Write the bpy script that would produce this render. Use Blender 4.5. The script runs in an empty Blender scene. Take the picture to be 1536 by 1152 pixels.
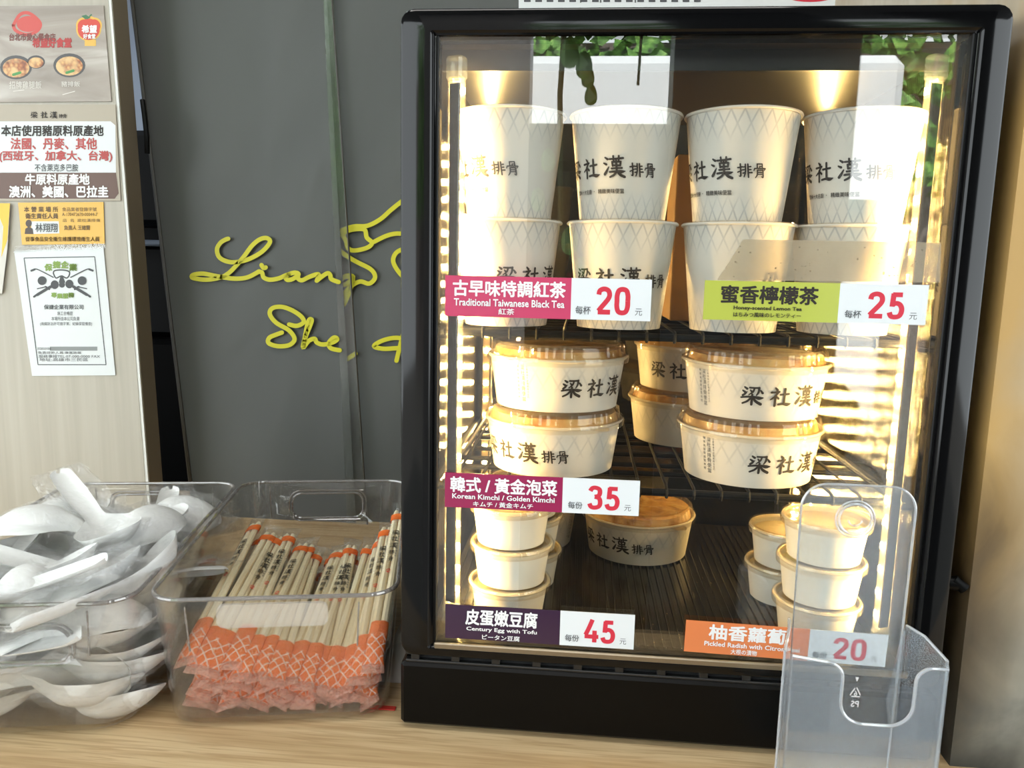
import bpy, math, random
from mathutils import Vector, Matrix, noise
random.seed(7)
PI = math.pi
SC = bpy.context.scene
COL = SC.collection

# ---------------------------------------------------------------- camera
CAM = Vector((-.0751, -.5919, .3866)); YAW, PITCH, ROLL, FPX = -.0871, -.1506, .021, 1154.0
fwd = Vector((math.sin(YAW)*math.cos(PITCH), math.cos(YAW)*math.cos(PITCH), math.sin(PITCH)))
_r = fwd.cross(Vector((0, 0, 1))).normalized(); _u = _r.cross(fwd)
RT = _r*math.cos(ROLL) + _u*math.sin(ROLL); UP = -_r*math.sin(ROLL) + _u*math.cos(ROLL)
cd = bpy.data.cameras.new('camera'); cam = bpy.data.objects.new('camera', cd); COL.objects.link(cam)
cd.sensor_width = 36; cd.lens = FPX*36/1536; cd.clip_start = .01; cd.clip_end = 200
cam.matrix_world = Matrix(((RT.x, UP.x, -fwd.x, CAM.x), (RT.y, UP.y, -fwd.y, CAM.y), (RT.z, UP.z, -fwd.z, CAM.z), (0, 0, 0, 1)))
SC.camera = cam

# ---------------------------------------------------------------- daylight and exposure
SC.view_settings.view_transform = 'Standard'; SC.view_settings.look = 'None'
SC.view_settings.gamma = 1; SC.view_settings.use_curve_mapping = False
SC.view_settings.exposure = -1.62
SC.cycles.transparent_max_bounces = 48; SC.cycles.max_bounces = 8
SC.cycles.caustics_reflective = False; SC.cycles.caustics_refractive = False
SKY = 17.0
w = bpy.data.worlds.new('sky'); SC.world = w; w.use_nodes = True
bg = w.node_tree.nodes['Background']; bg.inputs[0].default_value = (.90, .97, 1.0, 1); bg.inputs[1].default_value = SKY
LED_POWER = 5200.0
lp = bpy.data.lights.new('back_room_fill', 'AREA'); lp.energy = 85; lp.color = (.86, .93, 1); lp.size = .5; lo = bpy.data.objects.new('back_room_fill', lp); COL.objects.link(lo); lo.location = (-1.0, 1.7, 1.70)  # unseen area light added to brighten the back wall in the gap
sl = bpy.data.lights.new('sun', 'SUN'); sl.energy = 48; sl.angle = .01; sl.color = (1, .96, .9); so = bpy.data.objects.new('sun', sl); COL.objects.link(so); so.rotation_euler = (math.radians(-38), 0, math.radians(12))
cl_ = bpy.data.lights.new('overhead_fill', 'AREA'); cl_.shape = 'RECTANGLE'; cl_.size = 1.2; cl_.size_y = .3; cl_.energy = 36; cl_.color = (1, .97, .92); co_ = bpy.data.objects.new('overhead_fill', cl_); COL.objects.link(co_); co_.location = (-.2, -.55, 1.72)  # unseen fill light added overhead to brighten spoons and counter

# ---------------------------------------------------------------- helpers
def un(u, v, Y):                      # where the sight line of photo point (u, v) meets the vertical plane y = Y
    d = fwd + RT*((u-768)/FPX) - UP*((v-576)/FPX)
    return CAM + d*((Y-CAM.y)/d.y)

def lin(r, g=None, b=None):
    if g is None: g = b = r
    f = lambda c: (c/255/12.92) if c/255 <= .04045 else ((c/255+.055)/1.055)**2.4
    return (f(r), f(g), f(b), 1)

class N:                              # a tiny node-tree writer
    def __init__(s, name):
        s.m = bpy.data.materials.new(name); s.m.use_nodes = True; s.t = s.m.node_tree; s.t.nodes.clear()
        s.out = s.n('OutputMaterial')
    def n(s, typ, **kw):
        x = s.t.nodes.new('ShaderNode'+typ)
        for k, v in kw.items(): setattr(x, k, v)
        return x
    def set(s, node, idx, val):
        if isinstance(val, bpy.types.NodeSocket): s.t.links.new(val, node.inputs[idx])
        elif val is not None: node.inputs[idx].default_value = val
    def math(s, op, a, b=None, c=None):
        x = s.n('Math', operation=op); s.set(x, 0, a)
        if b is not None: s.set(x, 1, b)
        if c is not None: s.set(x, 2, c)
        return x.outputs[0]
    def mix(s, f, a, b):
        x = s.n('Mix', data_type='RGBA'); s.set(x, 0, f); s.set(x, 6, a); s.set(x, 7, b); return x.outputs[2]
    def sh(s, f, a, b):
        x = s.n('MixShader'); s.set(x, 0, f); s.set(x, 1, a); s.set(x, 2, b); return x.outputs[0]
    def noise(s, scale, detail=4, vec=None, dist=0, rough=.5):
        x = s.n('TexNoise'); x.inputs['Scale'].default_value = scale; x.inputs['Detail'].default_value = detail
        x.inputs['Distortion'].default_value = dist; x.inputs['Roughness'].default_value = rough
        if vec is not None: s.t.links.new(vec, x.inputs['Vector'])
        return x.outputs[0]
    def ramp(s, f, *stops):
        x = s.n('ValToRGB'); s.set(x, 0, f); e = x.color_ramp.elements
        while len(e) < len(stops): e.new(.5)
        for i, (p, c) in enumerate(stops): e[i].position = p; e[i].color = c if len(c) == 4 else (*c, 1)
        return x.outputs[0]
    def rng(s, v, a, b, c=0, d=1):
        x = s.n('MapRange'); s.set(x, 0, v)
        for i, k in enumerate((a, b, c, d)): x.inputs[i+1].default_value = k
        return x.outputs[0]
    def obj(s, scale=None):
        o = s.n('TexCoord').outputs['Object']
        if scale:
            m = s.n('Mapping'); s.t.links.new(o, m.inputs[0]); m.inputs['Scale'].default_value = scale; o = m.outputs[0]
        return o
    def bump(s, h, strength=.3, dist=.001):
        x = s.n('Bump'); s.set(x, 'Height', h); x.inputs['Strength'].default_value = strength; x.inputs['Distance'].default_value = dist
        return x.outputs[0]
    def bsdf(s, col, rough=.5, metal=0, normal=None, spec=.5, coat=0, emit=None, es=0, sss=0):
        b = s.n('BsdfPrincipled'); s.set(b, 'Base Color', col); s.set(b, 'Roughness', rough); s.set(b, 'Metallic', metal)
        b.inputs['Specular IOR Level'].default_value = spec; b.inputs['Coat Weight'].default_value = coat
        if normal is not None: s.t.links.new(normal, b.inputs['Normal'])
        if emit: b.inputs['Emission Color'].default_value = emit; b.inputs['Emission Strength'].default_value = es
        return b.outputs[0]
    def clear(s, tint=(1, 1, 1, 1), f0=.05, rough=.02, haze=0, normal=None, hazecol=(.9, .92, .95, 1), gain=.9):
        lw = s.n('LayerWeight'); lw.inputs[0].default_value = .5
        if normal is not None: s.t.links.new(normal, lw.inputs['Normal'])
        f = s.math('MULTIPLY_ADD', s.math('POWER', lw.outputs['Facing'], 4.0), gain, f0)
        tr = s.n('BsdfTransparent'); s.set(tr, 0, tint)
        gl = s.n('BsdfGlossy'); gl.inputs['Roughness'].default_value = rough; gl.inputs[0].default_value = (1, 1, 1, 1)
        if normal is not None: s.t.links.new(normal, gl.inputs['Normal'])
        base = tr.outputs[0]
        if haze:
            d = s.n('BsdfDiffuse'); s.set(d, 0, hazecol); base = s.sh(haze, base, d.outputs[0])
        return s.sh(f, base, gl.outputs[0])
    def done(s, shader): s.t.links.new(shader, s.out.inputs[0]); return s.m

def plain(name, col, rough=.5, metal=0, **k):
    n = N(name); return n.done(n.bsdf(col, rough, metal, **k))

class MB:                             # collects shapes into one mesh
    def __init__(s): s.v = []; s.f = []; s.mi = []; s.m = 0
    def add(s, vs, fs, M=None):
        o = len(s.v)
        s.v += [tuple(M @ Vector(p)) if M else tuple(p) for p in vs]
        s.f += [tuple(i+o for i in f) for f in fs]; s.mi += [s.m]*len(fs); return s
    def box(s, a, b, bev=0, M=None):
        (x0, y0, z0), (x1, y1, z1) = a, b
        if bev <= 0:
            vs = [(x, y, z) for z in (z0, z1) for y in (y0, y1) for x in (x0, x1)]
            return s.add(vs, [(0, 2, 3, 1), (4, 5, 7, 6), (0, 1, 5, 4), (2, 6, 7, 3), (0, 4, 6, 2), (1, 3, 7, 5)], M)
        vs = []; idx = {}
        for ix in (0, 1):
            for iy in (0, 1):
                for iz in (0, 1):
                    c = [(x0, x1)[ix], (y0, y1)[iy], (z0, z1)[iz]]; sg = [1-2*ix, 1-2*iy, 1-2*iz]
                    for ax in range(3):      # vertex lying on the face perpendicular to ax
                        p = [c[k]+sg[k]*bev*(k != ax) for k in range(3)]
                        idx[ix, iy, iz, ax] = len(vs); vs.append(p)
        fs = []
        def q(*k): fs.append(tuple(idx[i] for i in k))
        for i in (0, 1):
            q(*[(i, *c, 0) for c in ((0, 0), (1, 0), (1, 1), (0, 1))])
            q(*[(c[0], i, c[1], 1) for c in ((0, 0), (1, 0), (1, 1), (0, 1))])
            q(*[(*c, i, 2) for c in ((0, 0), (1, 0), (1, 1), (0, 1))])
        for i in (0, 1):
            for j in (0, 1):
                q((i, j, 0, 0), (i, j, 1, 0), (i, j, 1, 1), (i, j, 0, 1))
                q((i, 0, j, 0), (i, 1, j, 0), (i, 1, j, 2), (i, 0, j, 2))
                q((0, i, j, 1), (1, i, j, 1), (1, i, j, 2), (0, i, j, 2))
                for k in (0, 1): q((i, j, k, 0), (i, j, k, 1), (i, j, k, 2))
        return s.add(vs, fs, M)
    def lathe(s, prof, n=48, M=None, a0=0, a1=2*PI):
        full = abs(a1-a0-2*PI) < 1e-6; c = n if full else n+1
        vs = [(r*math.cos(a0+(a1-a0)*i/n), r*math.sin(a0+(a1-a0)*i/n), z) for r, z in prof for i in range(c)]
        fs = [(j*c+i, j*c+(i+1) % c, (j+1)*c+(i+1) % c, (j+1)*c+i) for j in range(len(prof)-1) for i in range(n)]
        if full:
            if prof[0][0] > 1e-6 and prof[0] != prof[-1]: fs.append(tuple(range(c-1, -1, -1)))
            if prof[-1][0] > 1e-6 and prof[0] != prof[-1]: fs.append(tuple((len(prof)-1)*c+i for i in range(c)))
        return s.add(vs, fs, M)
    def tube(s, pts, r, n=8, closed=False, M=None):
        pts = [Vector(p) for p in pts]; k = len(pts); vs = []; ref = None
        for i, p in enumerate(pts):
            t = (pts[(i+1) % k]-pts[i-1]) if closed else (pts[min(i+1, k-1)]-pts[max(i-1, 0)])
            t.normalize()
            if ref is None: ref = Vector((0, 0, 1)) if abs(t.z) < .9 else Vector((1, 0, 0))
            a = t.cross(ref).normalized(); b = a.cross(t).normalized(); ref = b
            rr = r[i] if isinstance(r, (list, tuple)) else r
            vs += [p+a*(rr*math.cos(2*PI*j/n))+b*(rr*math.sin(2*PI*j/n)) for j in range(n)]
        m = k if closed else k-1
        fs = [(i*n+j, i*n+(j+1) % n, ((i+1) % k)*n+(j+1) % n, ((i+1) % k)*n+j) for i in range(m) for j in range(n)]
        if not closed: fs += [tuple(range(n-1, -1, -1)), tuple((k-1)*n+j for j in range(n))]
        return s.add(vs, fs, M)
    def prism(s, poly, h0, h1, M=None):   # polygon in xy swept from h0 to h1
        n = len(poly)
        vs = [(x, y, h0) for x, y in poly]+[(x, y, h1) for x, y in poly]
        return s.add(vs, [tuple(range(n-1, -1, -1)), tuple(range(n, 2*n))]+[(i, (i+1) % n, n+(i+1) % n, n+i) for i in range(n)], M)
    def rings(s, rings, close=True, cap0=False, cap1=False, M=None):
        n = len(rings[0]); vs = [p for r in rings for p in r]; k = len(rings)
        fs = [(i*n+j, i*n+(j+1) % n, (i+1)*n+(j+1) % n, (i+1)*n+j) for i in range(k-1) for j in range(n if close else n-1)]
        if cap0: fs.append(tuple(range(n-1, -1, -1)))
        if cap1: fs.append(tuple((k-1)*n+j for j in range(n)))
        return s.add(vs, fs, M)
    def mesh(s, name, mats, smooth=35):
        me = bpy.data.meshes.new(name); me.from_pydata(s.v, [], s.f)
        for m in (mats if isinstance(mats, (list, tuple)) else [mats]): me.materials.append(m)
        for p, i in zip(me.polygons, s.mi): p.material_index = i
        if smooth:
            me.polygons.foreach_set('use_smooth', [True]*len(me.polygons)); me.set_sharp_from_angle(angle=math.radians(smooth))
        me.update(); return me
    def obj(s, name, mats, parent=None, smooth=35, **k):
        return link(s.mesh(name, mats, smooth), name, parent, **k)

def link(me, name, parent=None, loc=None, rot=None, label=None):
    o = bpy.data.objects.new(name, me); COL.objects.link(o)
    if parent: o.parent = parent
    if loc: o.location = loc
    if rot: o.rotation_euler = rot
    if label: o['label'] = label
    return o
def tag(o, label, cat, group=None, kind=None):
    o['label'] = label; o['category'] = cat
    if group: o['group'] = group
    if kind: o['kind'] = kind
    return o
def thing(name, label, cat, loc=(0, 0, 0), rot=(0, 0, 0), group=None):
    return tag(link(None, name, None, loc, rot), label, cat, group)
def struct(o, label=None, cat=None):
    o['kind'] = 'structure'
    if label: o['label'] = label
    if cat: o['category'] = cat
    return o
def dup(root, loc, rot, label, group=None):
    r = root.copy(); COL.objects.link(r); r.location = loc; r.rotation_euler = rot; r['label'] = label
    if group: r['group'] = group
    for ch in list(root.children):
        c = ch.copy(); COL.objects.link(c); c.parent = r
        for g in list(ch.children):
            d = g.copy(); COL.objects.link(d); d.parent = c
    return r

# ---------------------------------------------------------------- lettering: glyph outlines as flat 2-D geometry
_tc = {}
def glyphs(text):
    if text in _tc: return _tc[text]
    c = bpy.data.curves.new('t', 'FONT'); c.body = text; c.size = 1; c.resolution_u = 2
    o = bpy.data.objects.new('t', c); COL.objects.link(o); bpy.context.view_layer.update()
    m = bpy.data.meshes.new_from_object(o.evaluated_get(bpy.context.evaluated_depsgraph_get()))
    vs = [(v.co.x, v.co.y) for v in m.vertices]; fs = [tuple(p.vertices) for p in m.polygons]
    bpy.data.objects.remove(o); bpy.data.curves.remove(c); bpy.data.meshes.remove(m)
    x0 = min(v[0] for v in vs); x1 = max(v[0] for v in vs); y0 = min(v[1] for v in vs); y1 = max(v[1] for v in vs)
    em = 1/(y1-y0)
    _tc[text] = ([((x-x0)/(x1-x0), (y-y0)/(y1-y0)) for x, y in vs], fs, em, (x1-x0)); return _tc[text]
class Ink:                            # 2-D lettering: (x, y, layer) + faces
    def __init__(s): s.v = []; s.f = []; s.k = 0
    def text(s, t, x0, y0, x1, y1, bold=0):   # fit the glyphs into the rectangle; y0 = bottom, y1 = top
        vs, fs, em, wd = glyphs(t)
        by = bold*em*(y1-y0); bx = bold/wd*(x1-x0)
        for dx, dy in ([(0, 0)] if not bold else [(0, 0), (1, 0), (-1, 0), (0, 1), (0, -1), (.7, .7), (-.7, .7), (.7, -.7), (-.7, -.7)]):
            o = len(s.v)
            s.v += [(x0+a*(x1-x0)+dx*bx, y0+b*(y1-y0)+dy*by, s.k) for a, b in vs]; s.f += [tuple(i+o for i in f) for f in fs]; s.k += 1
    def stroke(s, pts, wd=None, sub=5, cap=True, smooth=True):   # pts (x, y[, width])
        P = [(p[0], p[1], p[2] if len(p) > 2 else wd) for p in pts]
        if smooth and len(P) > 2:
            Q = []
            for i in range(len(P)-1):
                a, b, c, d = P[max(i-1, 0)], P[i], P[i+1], P[min(i+2, len(P)-1)]
                for j in range(sub):
                    t = j/sub
                    Q.append(tuple(.5*(2*b[k]+(c[k]-a[k])*t+(2*a[k]-5*b[k]+4*c[k]-d[k])*t*t+(3*b[k]-a[k]-3*c[k]+d[k])*t**3) for k in range(3)))
            P = Q+[P[-1]]
        L = []; R = []
        for i, p in enumerate(P):
            a = P[max(i-1, 0)]; b = P[min(i+1, len(P)-1)]
            dx, dy = b[0]-a[0], b[1]-a[1]; l = math.hypot(dx, dy) or 1
            nx, ny = -dy/l*p[2]/2, dx/l*p[2]/2
            if not smooth and 0 < i < len(P)-1:      # mitre
                c = P[i]; d1 = (c[0]-a[0], c[1]-a[1]); l1 = math.hypot(*d1) or 1; cs = abs((d1[0]*dx+d1[1]*dy)/(l1*l)); nx /= max(cs, .4); ny /= max(cs, .4)
            L.append((p[0]+nx, p[1]+ny)); R.append((p[0]-nx, p[1]-ny))
        o = len(s.v); n = len(P)
        s.v += [(x, y, s.k) for x, y in L]+[(x, y, s.k) for x, y in R]
        s.f += [(o+i, o+n+i, o+n+i+1, o+i+1) for i in range(n-1)]
        if cap:
            for i, sg in ((0, -1), (n-1, 1)):
                p = P[i]; q = P[1] if i == 0 else P[n-2]
                dx, dy = p[0]-q[0], p[1]-q[1]; l = math.hypot(dx, dy) or 1; dx, dy = dx/l, dy/l; r = p[2]/2
                o2 = len(s.v)
                for k in range(7):
                    a = -PI/2+PI*k/6; s.v.append((p[0]+r*(dx*math.cos(a)-dy*math.sin(a)), p[1]+r*(dy*math.cos(a)+dx*math.sin(a)), s.k))
                s.f.append(tuple(range(o2, o2+7)))
        s.k += 1
    def rect(s, x0, y0, x1, y1): s.poly([(x0, y0), (x1, y0), (x1, y1), (x0, y1)])
    def poly(s, pts):
        o = len(s.v); s.v += [(x, y, s.k) for x, y in pts]; s.f.append(tuple(range(o, o+len(pts)))); s.k += 1
    def disc(s, cx, cy, rx, ry=None, n=24):
        s.poly([(cx+rx*math.cos(2*PI*i/n), cy+(ry or rx)*math.sin(2*PI*i/n)) for i in range(n)])
    def paste(s, other, x, y, k):        # place another Ink scaled by k
        o = len(s.v); s.v += [(x+a*k, y+b*k, c+s.k) for a, b, c in other.v]; s.f += [tuple(i+o for i in f) for f in other.f]; s.k += other.k
    def obj(s, name, fn, mat, parent=None, step=2.0e-5, label=None, base=0):
        mb = MB(); mb.add([fn(x, y, min(base+k*step, base+6e-4)) for x, y, k in s.v], s.f)
        return mb.obj(name, mat, parent, smooth=0, label=label)
    def mesh(s, name, fn, mat, step=2.0e-5):
        mb = MB(); mb.add([fn(x, y, min(k*step, 6e-4)) for x, y, k in s.v], s.f); return mb.mesh(name, mat, 0)

# brush-drawn characters, 100 units high: every stroke is (x, y, width) points
BR = {
 'liang': [[(12,90,6),(24,82,9)],[(5,72,6),(16,65,9)],[(6,48,8),(16,56,8),(26,68,3)],
   [(36,88,7),(60,88,7),(80,89,8)],[(80,90,8),(78,68,8),(70,52,5)],[(58,86,7),(52,68,7),(34,52,4)],[(40,76,5),(47,68,8)],[(88,76,6),(97,64,9)],
   [(0,37,7),(30,42,8),(60,42,9),(84,38,13),(102,40,4)],[(50,54,8),(50,4,9)],[(45,38,7),(30,20,8),(8,8,7)],[(55,38,7),(70,20,10),(92,8,11)]],
 'she': [[(22,94,6),(31,84,10)],[(4,70,8),(24,72,8),(42,75,8)],[(36,72,8),(22,50,8),(2,34,5)],[(25,56,9),(24,2,9)],[(30,50,6),(40,40,9)],
   [(50,60,8),(70,62,8),(92,64,8)],[(71,90,9),(70,14,9)],[(42,10,8),(66,13,9),(88,10,13),(106,14,4)]],
 'han': [[(10,92,6),(22,84,9)],[(2,66,6),(14,60,9)],[(4,14,10),(14,28,9),(26,48,4)],[(32,84,7),(64,85,7),(98,88,8)],[(51,98,7),(52,74,7)],[(78,98,7),(76,74,7)],
   [(44,70,7),(64,71,7),(86,71,7)],[(44,71,7),(46,52,7)],[(86,71,7),(82,53,7)],[(46,54,7),(82,54,7)],[(64,76,8),(64,24,8)],[(40,40,7),(64,41,7),(90,42,7)],
   [(30,24,8),(60,26,8),(84,24,12),(104,27,4)],[(62,24,7),(50,10,8),(30,0,7)],[(68,24,7),(80,10,10),(100,0,10)]],
 'pai': [[(2,70,8),(18,72,8),(34,76,8)],[(21,96,9),(20,14,9),(8,12,5)],[(0,38,7),(18,46,7),(38,56,5)],[(56,94,8),(54,40,8),(42,4,6)],[(74,94,9),(74,2,9)],
   [(40,74,7),(56,76,7)],[(38,54,7),(55,56,7)],[(36,30,7),(54,36,7)],[(74,75,7),(94,77,8)],[(74,55,7),(94,56,8)],[(74,34,7),(100,35,9)]],
 'gu': [[(32,96,7),(70,97,7)],[(32,96,7),(32,66,7)],[(70,97,7),(70,66,7)],[(50,80,6),(70,80,6)],[(50,80,6),(50,66,6)],[(12,64,7),(50,66,7),(92,65,8)],[(12,64,7),(6,50,6)],
   [(92,65,8),(84,52,5)],[(32,52,8),(29,20,8),(14,-2,5)],[(32,53,7),(74,54,8)],[(73,54,9),(72,4,9),(60,8,5)],[(34,38,6),(70,38,6)],[(34,24,6),(70,24,6)]]}
def brush(name, boost=1.36):
    k = Ink()
    for st in BR[name]: k.stroke([(x, y, wd*boost) for x, y, wd in st])
    return k
def logo(order=('liang', 'she', 'han', 'pai', 'gu')):     # five characters in a row, first three large
    k = Ink()
    for nm, x, y, sc in (('liang', -135, 0, 1), ('she', 0, 0, .98), ('han', 130, 0, 1.02), ('pai', 260, 2, .66), ('gu', 332, 2, .66)):
        if nm in order: k.paste(brush(nm), x, y, sc)
    return k
LOGO = logo()
DIG = {   # sans digits from straight and round strokes, box 60 x 100
 '0': [[(50,50),(50,70),(44,88),(30,93),(16,88),(10,70),(10,50),(10,30),(16,12),(30,7),(44,12),(50,30),(50,50)]],
 '2': [[(10,72),(14,87),(30,93),(45,87),(50,72),(46,58),(34,42),(20,25),(10,12)],'|',[(8,8.5),(54,8.5)]],
 '3': [[(11,78),(18,90),(31,93),(46,87),(49,72),(44,59),(29,54)],[(29,54),(45,49),(51,34),(48,15),(32,7),(16,10),(9,24)]],
 '4': [[(34,100),(22,66),(8,32)],'|',[(4,25),(60,25)],'|',[(44,52),(44,0)]],
 '5': ['|',[(50,91.5),(16,91.5)],'|',[(20,96),(17,46)],[(17,52),(28,59),(42,55),(50,40),(49,22),(42,10),(28,6.5),(15,10),(9,24)]]}
def digits(t, x0, y0, x1, y1):
    k = Ink(); x = 0
    for ch in t:
        st = True
        for s_ in DIG[ch]:
            if s_ == '|': st = False; continue
            j = Ink(); j.stroke(s_, 18, cap=False, smooth=st); k.paste(j, x, 0, 1); st = True
        x += 68
    W = x-8; o = Ink(); o.k = k.k
    o.v = [(x0+a/W*(x1-x0), y0+b/100*(y1-y0), c) for a, b, c in k.v]; o.f = k.f; return o

# ---------------------------------------------------------------- materials
M = {}
M['black_gloss'] = plain('black_gloss', lin(8, 8, 9), .09, spec=.28)
M['black'] = plain('black', lin(5, 5, 5), .35, spec=.16)
M['black_wire'] = plain('black_wire', lin(9, 9, 9), .5, spec=.15)
M['sill'] = plain('sill', lin(150, 138, 118), .3, .8)
M['white'] = plain('white_print', lin(236, 236, 236), .5)
M['ink'] = plain('ink', lin(38, 30, 24), .6)
M['ink_grey'] = plain('ink_grey', lin(78, 80, 84), .6)
M['red_ink'] = plain('red_ink', lin(205, 45, 65), .5)
n = N('glass'); M['glass'] = n.done(n.clear((.97, .98, .97, 1), .08, .0, gain=.9))
n = N('bronze_panel'); v = n.noise(3, 3, n.obj((1, 260, 1.2))); 
M['bronze'] = n.done(n.bsdf(n.mix(n.rng(v, .35, .65), lin(74, 66, 42), lin(104, 94, 62)), .17, .9, normal=n.bump(v, .35, .0012)))
n = N('back_glass'); M['back_glass'] = n.done(n.clear((.55, .5, .42, 1), .08, .03, gain=.9))
n = N('led_cover'); M['led_cover'] = n.done(n.clear((.95, .93, .9, 1), .06, .1, haze=.04, hazecol=(.95, .9, .82, 1)))
n = N('lid'); b_ = n.bump(n.noise(60, 2, n.obj()), .25, .002)
M['lid'] = n.done(n.clear((.97, .93, .86, 1), .05, .05, haze=.05, normal=b_, hazecol=(1, .9, .7, 1)))
n = N('tray_plastic'); M['tray'] = n.done(n.clear((.955, .945, .93, 1), .05, .05, haze=.025, hazecol=(.6, .57, .55, 1)))
n = N('tray_rim'); M['tray_rim'] = n.done(n.clear((.55, .52, .5, 1), .10, .06, haze=.30, hazecol=(.55, .52, .5, 1)))
n = N('grip_tab_plastic'); M['grip_tab'] = n.done(n.clear((.96, .95, .94, 1), .06, .08, haze=.20, hazecol=(.95, .93, .90, 1)))
n = N('acrylic'); M['acrylic'] = n.done(n.clear((.95, .97, .98, 1), .05, .03, haze=.09, hazecol=(.72, .78, .86, 1)))
n = N('acrylic_edge'); M['acrylic_edge'] = n.done(n.clear((.8, .84, .88, 1), .12, .08, haze=.4, hazecol=(.75, .78, .82, 1)))
n = N('film'); v = n.noise(150, 5, n.obj(), dist=2.0); b_ = n.bump(v, 1.0, .006)
M['film'] = n.done(n.clear((.998, .998, .998, 1), .04, .13, haze=.022, normal=b_, hazecol=(1, 1, 1, 1), gain=.28))
n = N('spoon_white'); M['spoon'] = n.done(n.bsdf(lin(246, 246, 243), .35, spec=.4))
# white paper with a faint diamond lattice; kind: cup has it at rim and foot, bowl in the middle
def lattice(name, cells, kz, bands, amount):
    n = N(name); sp = n.n('SeparateXYZ'); n.t.links.new(n.obj(), sp.inputs[0]); x, y, z = sp.outputs
    th = n.math('MULTIPLY', n.math('ARCTAN2', y, x), cells/(2*PI))
    l = None
    for sg in (1, -1):
        a = n.math('PINGPONG', n.math('ADD', n.math('ADD', th, 100.0), n.math('MULTIPLY', z, sg*kz)), .5)
        a = n.rng(a, .03, .11, 1, 0); l = a if l is None else n.math('MAXIMUM', l, a)
    m = None
    for z0, z1, z2, z3 in bands:
        b = n.math('MULTIPLY', n.rng(z, z0, z1), n.rng(z, z2, z3, 1, 0)); m = b if m is None else n.math('ADD', m, b)
    f = n.math('MULTIPLY', n.math('MULTIPLY', l, m), amount)
    col = n.mix(f, lin(224, 217, 206), lin(128, 132, 138))
    return n.done(n.bsdf(col, .42, spec=.4))
M['cup_paper'] = lattice('cup_paper', 27, 48, [(-.01, 0, .006, .024), (.058, .078, .0830, .0835)], .42)
M['bowl_paper'] = lattice('bowl_paper', 28, 45, [(.016, .022, .034, .041)], .22)
M['tub_paper'] = plain('tub_paper', lin(240, 235, 222), .4, spec=.4)
M['tub_rim'] = plain('tub_rim', lin(238, 226, 196), .35)
n = N('kimchi'); o_ = n.obj(); v = n.noise(70, 6, o_, .6)
M['kimchi'] = n.done(n.bsdf(n.ramp(v, (.3, lin(146, 92, 36)), (.5, lin(206, 158, 84)), (.65, lin(222, 188, 124)), (.8, lin(178, 118, 58))), .35, normal=n.bump(v, .6, .004)))
M['tofu'] = plain('tofu', lin(226, 208, 160), .4)
# oak worktop, grain along x
n = N('oak'); o_ = n.obj((1.2, 24, 24)); v = n.noise(2.2, 6, o_, .9); g = n.noise(11, 3, n.obj((1.1, 26, 26)), .9); u2 = n.noise(.9, 2, n.obj((1, 5, 5)))
col = n.ramp(v, (.25, lin(168, 136, 92)), (.45, lin(200, 170, 126)), (.6, lin(216, 190, 146)), (.8, lin(208, 180, 136)))
col = n.mix(n.math('MULTIPLY', n.rng(g, .48, .62), .6), col, lin(168, 132, 90)); col = n.mix(n.math('MULTIPLY', u2, .25), col, lin(222, 196, 154))
M['oak'] = n.done(n.bsdf(col, .38, spec=.45, normal=n.bump(v, .12, .0004)))
# pale woodgrain laminate, grain along z
n = N('laminate'); v = n.noise(3, 5, n.obj((30, 30, .8)), .6); u2 = n.noise(2.5, 2, n.obj((1, 1, .5)))
col = n.ramp(v, (.3, lin(172, 166, 154)), (.55, lin(180, 174, 162)), (.75, lin(186, 181, 170))); col = n.mix(n.math('MULTIPLY', u2, .2), col, lin(188, 176, 154))
M['laminate'] = n.done(n.bsdf(col, .5))
M['laminate_edge'] = plain('laminate_edge', lin(226, 226, 222), .4)
M['board_core'] = plain('board_core', lin(120, 108, 88), .7)
# wall right of the cabinet: tan patch near the cabinet, darker towards the foot
n = N('toned_wall'); o_ = n.obj(); sp = n.n('SeparateXYZ'); n.t.links.new(o_, sp.inputs[0])
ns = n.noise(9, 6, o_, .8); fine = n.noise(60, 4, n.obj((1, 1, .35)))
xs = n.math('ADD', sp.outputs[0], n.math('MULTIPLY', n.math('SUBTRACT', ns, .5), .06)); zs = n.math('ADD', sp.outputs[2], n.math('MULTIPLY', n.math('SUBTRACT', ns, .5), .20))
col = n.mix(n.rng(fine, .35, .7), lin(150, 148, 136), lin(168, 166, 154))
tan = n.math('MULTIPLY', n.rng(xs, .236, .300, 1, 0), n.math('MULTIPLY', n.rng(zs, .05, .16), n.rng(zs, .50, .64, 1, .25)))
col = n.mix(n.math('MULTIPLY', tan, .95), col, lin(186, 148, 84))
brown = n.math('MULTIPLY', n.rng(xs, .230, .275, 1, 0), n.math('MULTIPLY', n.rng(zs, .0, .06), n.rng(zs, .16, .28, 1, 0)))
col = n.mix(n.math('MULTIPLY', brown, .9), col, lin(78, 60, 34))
foot_dark = n.math('MULTIPLY', n.rng(zs, -.02, .17, 1, 0), n.rng(xs, .235, .31, 1, .35))
col = n.mix(foot_dark, col, lin(26, 26, 23))
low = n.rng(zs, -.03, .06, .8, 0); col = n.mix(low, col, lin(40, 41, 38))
M['toned'] = n.done(n.bsdf(col, .55, normal=n.bump(fine, .15, .0006)))
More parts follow.
